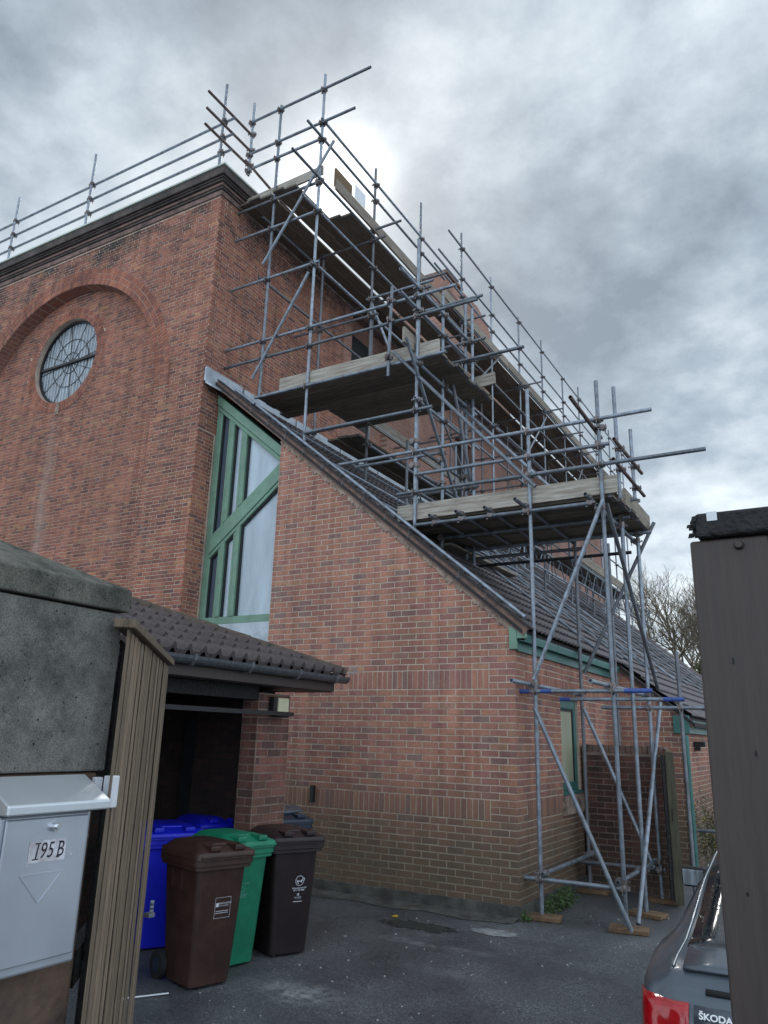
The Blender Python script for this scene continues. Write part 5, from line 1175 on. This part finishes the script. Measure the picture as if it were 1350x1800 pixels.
# net scraps / ties
for k in range(16):
    p = Vector((-3.9+random.uniform(-.15, .15), 1.9+random.uniform(-.25, .25), 10.70-random.uniform(0, .12)))
soles = (('timber sole board under the scaffold foot at the brick corner', .17, .2), ('pale timber sole board under the nearest outer scaffold foot', 1.06, .2), ('timber sole board under the middle outer scaffold foot', 1.06, 1.07), ('timber sole board under the outer scaffold foot by the dark wall', 1.06, 1.98), ('timber sole board under the inner scaffold foot beside the dark wall', .2, 2.05))
for lab, x, y in soles:
    b = MB(); b.box((-.19, -.115, 0), (.19, .115, .042)); o = bevel(b.build('sole_board', 'sole'), .005); o.location = (x+.02, y-.02, .003); o.rotation_euler = (0, 0, random.uniform(-.25, .25)); tag(o, lab, 'timber pad', 'sole boards under the scaffold')

# ------------------------------------------------------------------ parked car
car = thing('car', (3.10, -2.55, gz(-3)), 'dark grey parked car seen from behind, half hidden by the brown gate', 'car', rz=math.radians(0.5))
CG = 0.0
# local frame: y forward, x right; rear at y = -2.16
ST_ = [(-2.165, .70, .36, .66, .72, .60), (-2.15, .77, .30, .72, .79, .66), (-2.10, .815, .26, .81, .885, .69), (-2.03, .84, .22, .88, .945, .70), (-1.92, .855, .20, .93, .975, .70), (-1.72, .865, .20, .955, 1.005, .69), (-1.5, .87, .20, .957, 1.085, .68), (-1.15, .87, .20, .95, 1.25, .65), (-.75, .87, .20, .94, 1.36, .63), (-.2, .87, .20, .93, 1.40, .62), (.25, .87, .20, .92, 1.37, .61), (.6, .865, .20, .91, 1.22, .63), (1.0, .86, .20, .90, .985, .68), (1.5, .84, .20, .84, .88, .66), (1.95, .77, .26, .71, .75, .58), (2.12, .60, .36, .58, .60, .45)]
def section(y):
    y = max(ST_[0][0], min(ST_[-1][0], y))
    for a, c in zip(ST_, ST_[1:]):
        if a[0] <= y <= c[0]:
            t = (y-a[0])/(c[0]-a[0]); hw, zs, zb2, zr, hr = [p+(q-p)*t for p, q in zip(a[1:], c[1:])]; break
    g_ = zr-zb2
    return [(0, zs), (hw*.55, zs), (hw*.88, zs+.01), (hw*.965, zs+.06), (hw*.992, zs+.16), (hw, zs+(zb2-zs)*.5), (hw*.995, zs+(zb2-zs)*.72), (hw*.985, zb2-.06), (hw*.962, zb2-.015), (hw*.93, zb2+g_*.04), (hr+(hw*.93-hr)*.62, zb2+g_*.38), (hr+(hw*.93-hr)*.28, zb2+g_*.70), (hr, zb2+g_*.87), (hr*.90, zb2+g_*.945), (hr*.7, zb2+g_*.975), (hr*.35, zb2+g_*.995), (0, zr)]
def side_x(y, z):
    P = section(y)
    if z <= P[2][1] or z >= P[-1][1]: return 0.0
    for (xa, za), (xb, zb2) in zip(P[2:], P[3:]):
        if za <= z <= zb2 and zb2 > za: return xa+(xb-xa)*(z-za)/(zb2-za)
    return 0.0
def top_z(y, x):
    P = section(y)[8:]
    for (xa, za), (xb, zb2) in zip(P, P[1:]):
        if xb <= abs(x) <= xa and xa > xb: return za+(zb2-za)*(xa-abs(x))/(xa-xb)
    return P[-1][1]
def rear_y(x, z):
    y = -2.165
    while y < -1.2 and side_x(y, z) < abs(x): y += .004
    return y
ysec = []
for a, c in zip(ST_, ST_[1:]):
    k = 3
    ysec += [a[0]+(c[0]-a[0])*i/k for i in range(k)]
ysec.append(ST_[-1][0]); secs = []
for y in ysec:
    P = section(y); secs.append([(x, y, z) for x, z in P]+[(-x, y, z) for x, z in P[::-1][1:-1]])
nb = len(secs[0]); b = MB(); V = sum(secs, [])
b.add(V, [(i*nb+k, i*nb+(k+1) % nb, (i+1)*nb+(k+1) % nb, (i+1)*nb+k) for i in range(len(secs)-1) for k in range(nb)], True); b.add(secs[0], [tuple(range(nb))[::-1]], True); b.add(secs[-1], [tuple(range(nb))], True)
body = b.build('body', 'car_paint', car, False)
def patch(name, m, parent, us, vs, fn, th=.012):
    b = MB(); nu, nv_ = len(us), len(vs); b.add([fn(u, v) for u in us for v in vs], [(i*nv_+j, i*nv_+j+1, (i+1)*nv_+j+1, (i+1)*nv_+j) for i in range(nu-1) for j in range(nv_-1)], True)
    o = b.build(name, m, parent, False); md = o.modifiers.new('t', 'SOLIDIFY'); md.thickness = th; md.offset = 0; return o
lin = lambda a, c, n_: [a+(c-a)*i/(n_-1) for i in range(n_)]
scr = patch('rear_screen', 'car_glass', car, lin(-1.80, -.78, 11), lin(-1, 1, 13), lambda y, f: (f*(.668-.045*(y+1.80)), y, top_z(y, f*(.668-.045*(y+1.80)))+.005), .006)
for s_ in (-1, 1):
    ch = MB(); prev = None
    for y in lin(-2.0, .35, 26):
        x = .70-.055*min(1, max(0, (y+2.0)/1.2)); q = Vector((s_*x, y, top_z(y, x)+.004))
        if prev is not None: ch.cyl(prev, q, .0042, n=6, caps=False)
        prev = q
    ch.build('roof_trim', 'chrome', car, False)
boot = patch('boot_lid', 'car_paint', car, lin(.50, .845, 8), lin(-.605, .605, 11), lambda z, x: (x, rear_y(x, z)-.008, z), .014)
deck_ = patch('boot_deck', 'car_paint', car, lin(-2.03, -1.815, 5), lin(-.655, .655, 11), lambda y, x: (x, y-.004, top_z(y, x)+.012), .012)
patch('lid_gap', 'rubber', boot, (.884, .900), lin(-.56, .56, 7), lambda z, x: (x, rear_y(x, z)-.006, z), .012)
for s_ in (-1, 1):
    lamp_ = patch('tail_light', 'car_red', car, lin(.60, .848, 8), [s_*v for v in lin(.625, .838, 12)], lambda z, x: (x, rear_y(x, z)-.006, z), .016)
    patch('lens', 'car_lens', lamp_, lin(.625, .70, 4), [s_*v for v in lin(.655, .77, 7)], lambda z, x: (x, rear_y(x, z)-.017, z), .006)
    patch('light_band', 'car_red_lit', lamp_, lin(.715, .745, 3), [s_*v for v in lin(.645, .80, 8)], lambda z, x: (x, rear_y(x, z)-.017, z), .006)
    mr = MB(); mr.obox((s_*.985, .52, .955), (s_*.085, .01, 0), (0, .045, 0), (0, 0, .066)); mo = bevel(mr.build('mirror', 'rubber', car, False), .03, 4)
    mg = MB(); mg.obox((s_*.985, .470, .955), (s_*.072, .008, 0), (0, .004, 0), (0, 0, .052)); bevel(mg.build('mirror_glass', 'leaded_glass', mo, False), .02, 3)
    mb = MB(); mb.obox((s_*.89, .53, .93), (.05, 0, 0), (0, .025, 0), (0, 0, .018)); mb.build('mirror_arm', 'rubber', mo, False)
    for yw in (-1.38, 1.32):
        wb = MB(); wb.cyl((s_*.66, yw, .31), (s_*.868, yw, .31), .31, n=28); w_ = wb.build('wheel', 'rubber', car, False); hb2 = MB(); hb2.cyl((s_*.86, yw, .31), (s_*.876, yw, .31), .21, n=20); hb2.build('rim', 'galv', w_, False)
    sg2 = patch('side_window', 'car_glass', car, lin(-1.05, .75, 10), lin(.12, .80, 5), lambda y, f: (s_*(side_x(y, section(y)[8][1]+(section(y)[-1][1]-section(y)[8][1])*f)+.006), y, section(y)[8][1]+(section(y)[-1][1]-section(y)[8][1])*f), .006)
text_part('badge_letters', 'ŠKODA', .033, 'badge', boot, Matrix(((1, 0, 0, -.520), (0, .30, -.954, rear_y(.2, .818)-.024), (0, .954, .30, .818), (0, 0, 0, 1))), ext_=.003, sx=1.15, bold=.001)
bp_ = MB(); bp_.box((-.74, -2.215, .28), (.74, -2.05, .575)); bevel(bp_.build('bumper', 'car_paint', car, False), .05, 3)

# ------------------------------------------------------------------ trees and far things
def bare_tree(x, y, h, seed, label, lean=0.0, levels=6):
    t = thing('bare_tree', (x, y, 0), label, 'tree', 'bare trees behind the roof'); rg = random.Random(seed); tk = MB(); cr = MB()
    def grow(p, d, ln, r, lv):
        segs = 3; q = p
        for i in range(segs):
            d = (d+Vector((rg.gauss(0, .10), rg.gauss(0, .10), rg.gauss(.02, .06)))).normalized(); e = q+d*ln/segs
            (tk if lv >= levels-1 else cr).cyl(q, e, r*(1-.25*i/segs), r*(1-.25*(i+1)/segs), n=7 if lv >= levels-1 else (5 if lv > 2 else 3), caps=False); q = e
            if lv > 0 and i > 0 and lv < levels:
                nd = (d+Vector((rg.gauss(0, .55), rg.gauss(0, .55), rg.gauss(.05, .35)))).normalized(); grow(q, nd, ln*rg.uniform(.45, .7), r*.5, lv-1)
        if lv == 0: return
        for k in range(2 if rg.random() < .55 else 3):
            nd = (d+Vector((rg.gauss(0, .38), rg.gauss(0, .38), rg.gauss(.08, .22)))).normalized(); grow(q, nd, ln*rg.uniform(.62, .84), r*rg.uniform(.5, .68), lv-1)
    grow(Vector((x, y, 0)), Vector((lean, 0, 1)).normalized(), h*.30, h*.016, levels)
    tk.build('trunk', 'bark', t); cr.build('crown', 'twig', t); return t
bare_tree(-8.2, 46, 14.5, 3, 'bare spreading tree directly behind the far end of the tiled roof', .05, 6)
bare_tree(-4.2, 44, 13.0, 9, 'bare tree with forked limbs beside the brown gate', -.03, 6)
bare_tree(-6.6, 52, 14.5, 14, 'thinner bare tree farther back between the two larger bare trees', .0, 5)
rg = random.Random(31)
def bushy(x, y, rx, h, label, seed, m='leaf_olive'):
    rg = random.Random(seed); t = thing('ivy_tree', (x, y, 0), label, 'tree'); tk = MB(); tk.cyl((x, y, 0), (x+.2, y, h*.8), .22, .08, n=7); tk.build('trunk', 'bark', t); lf = MB()
    for i in range(6500):
        a = rg.uniform(0, 6.283); f = rg.random(); r = rx*math.sqrt(rg.random())*(1-.55*f)*(1+.3*math.sin(a*3+f*9)); P = Vector((x+math.cos(a)*r, y+math.sin(a)*r, .4+h*f*(1-.25*(r/rx))))
        d = Vector((rg.gauss(0, 1), rg.gauss(0, 1), rg.gauss(0, 1))).normalized(); c = d.orthogonal().normalized(); s_ = rg.uniform(.05, .13); lf.add([P, P+d*s_+c*s_*.5, P+d*s_*2, P+d*s_-c*s_*.5], [(0, 1, 2, 3)])
    tag(lf.build('crown', m, t), kind='stuff')
bushy(-3.4, 41, 1.9, 6.6, 'olive green leafy tree at the end of the roof beside the brown gate', 4)
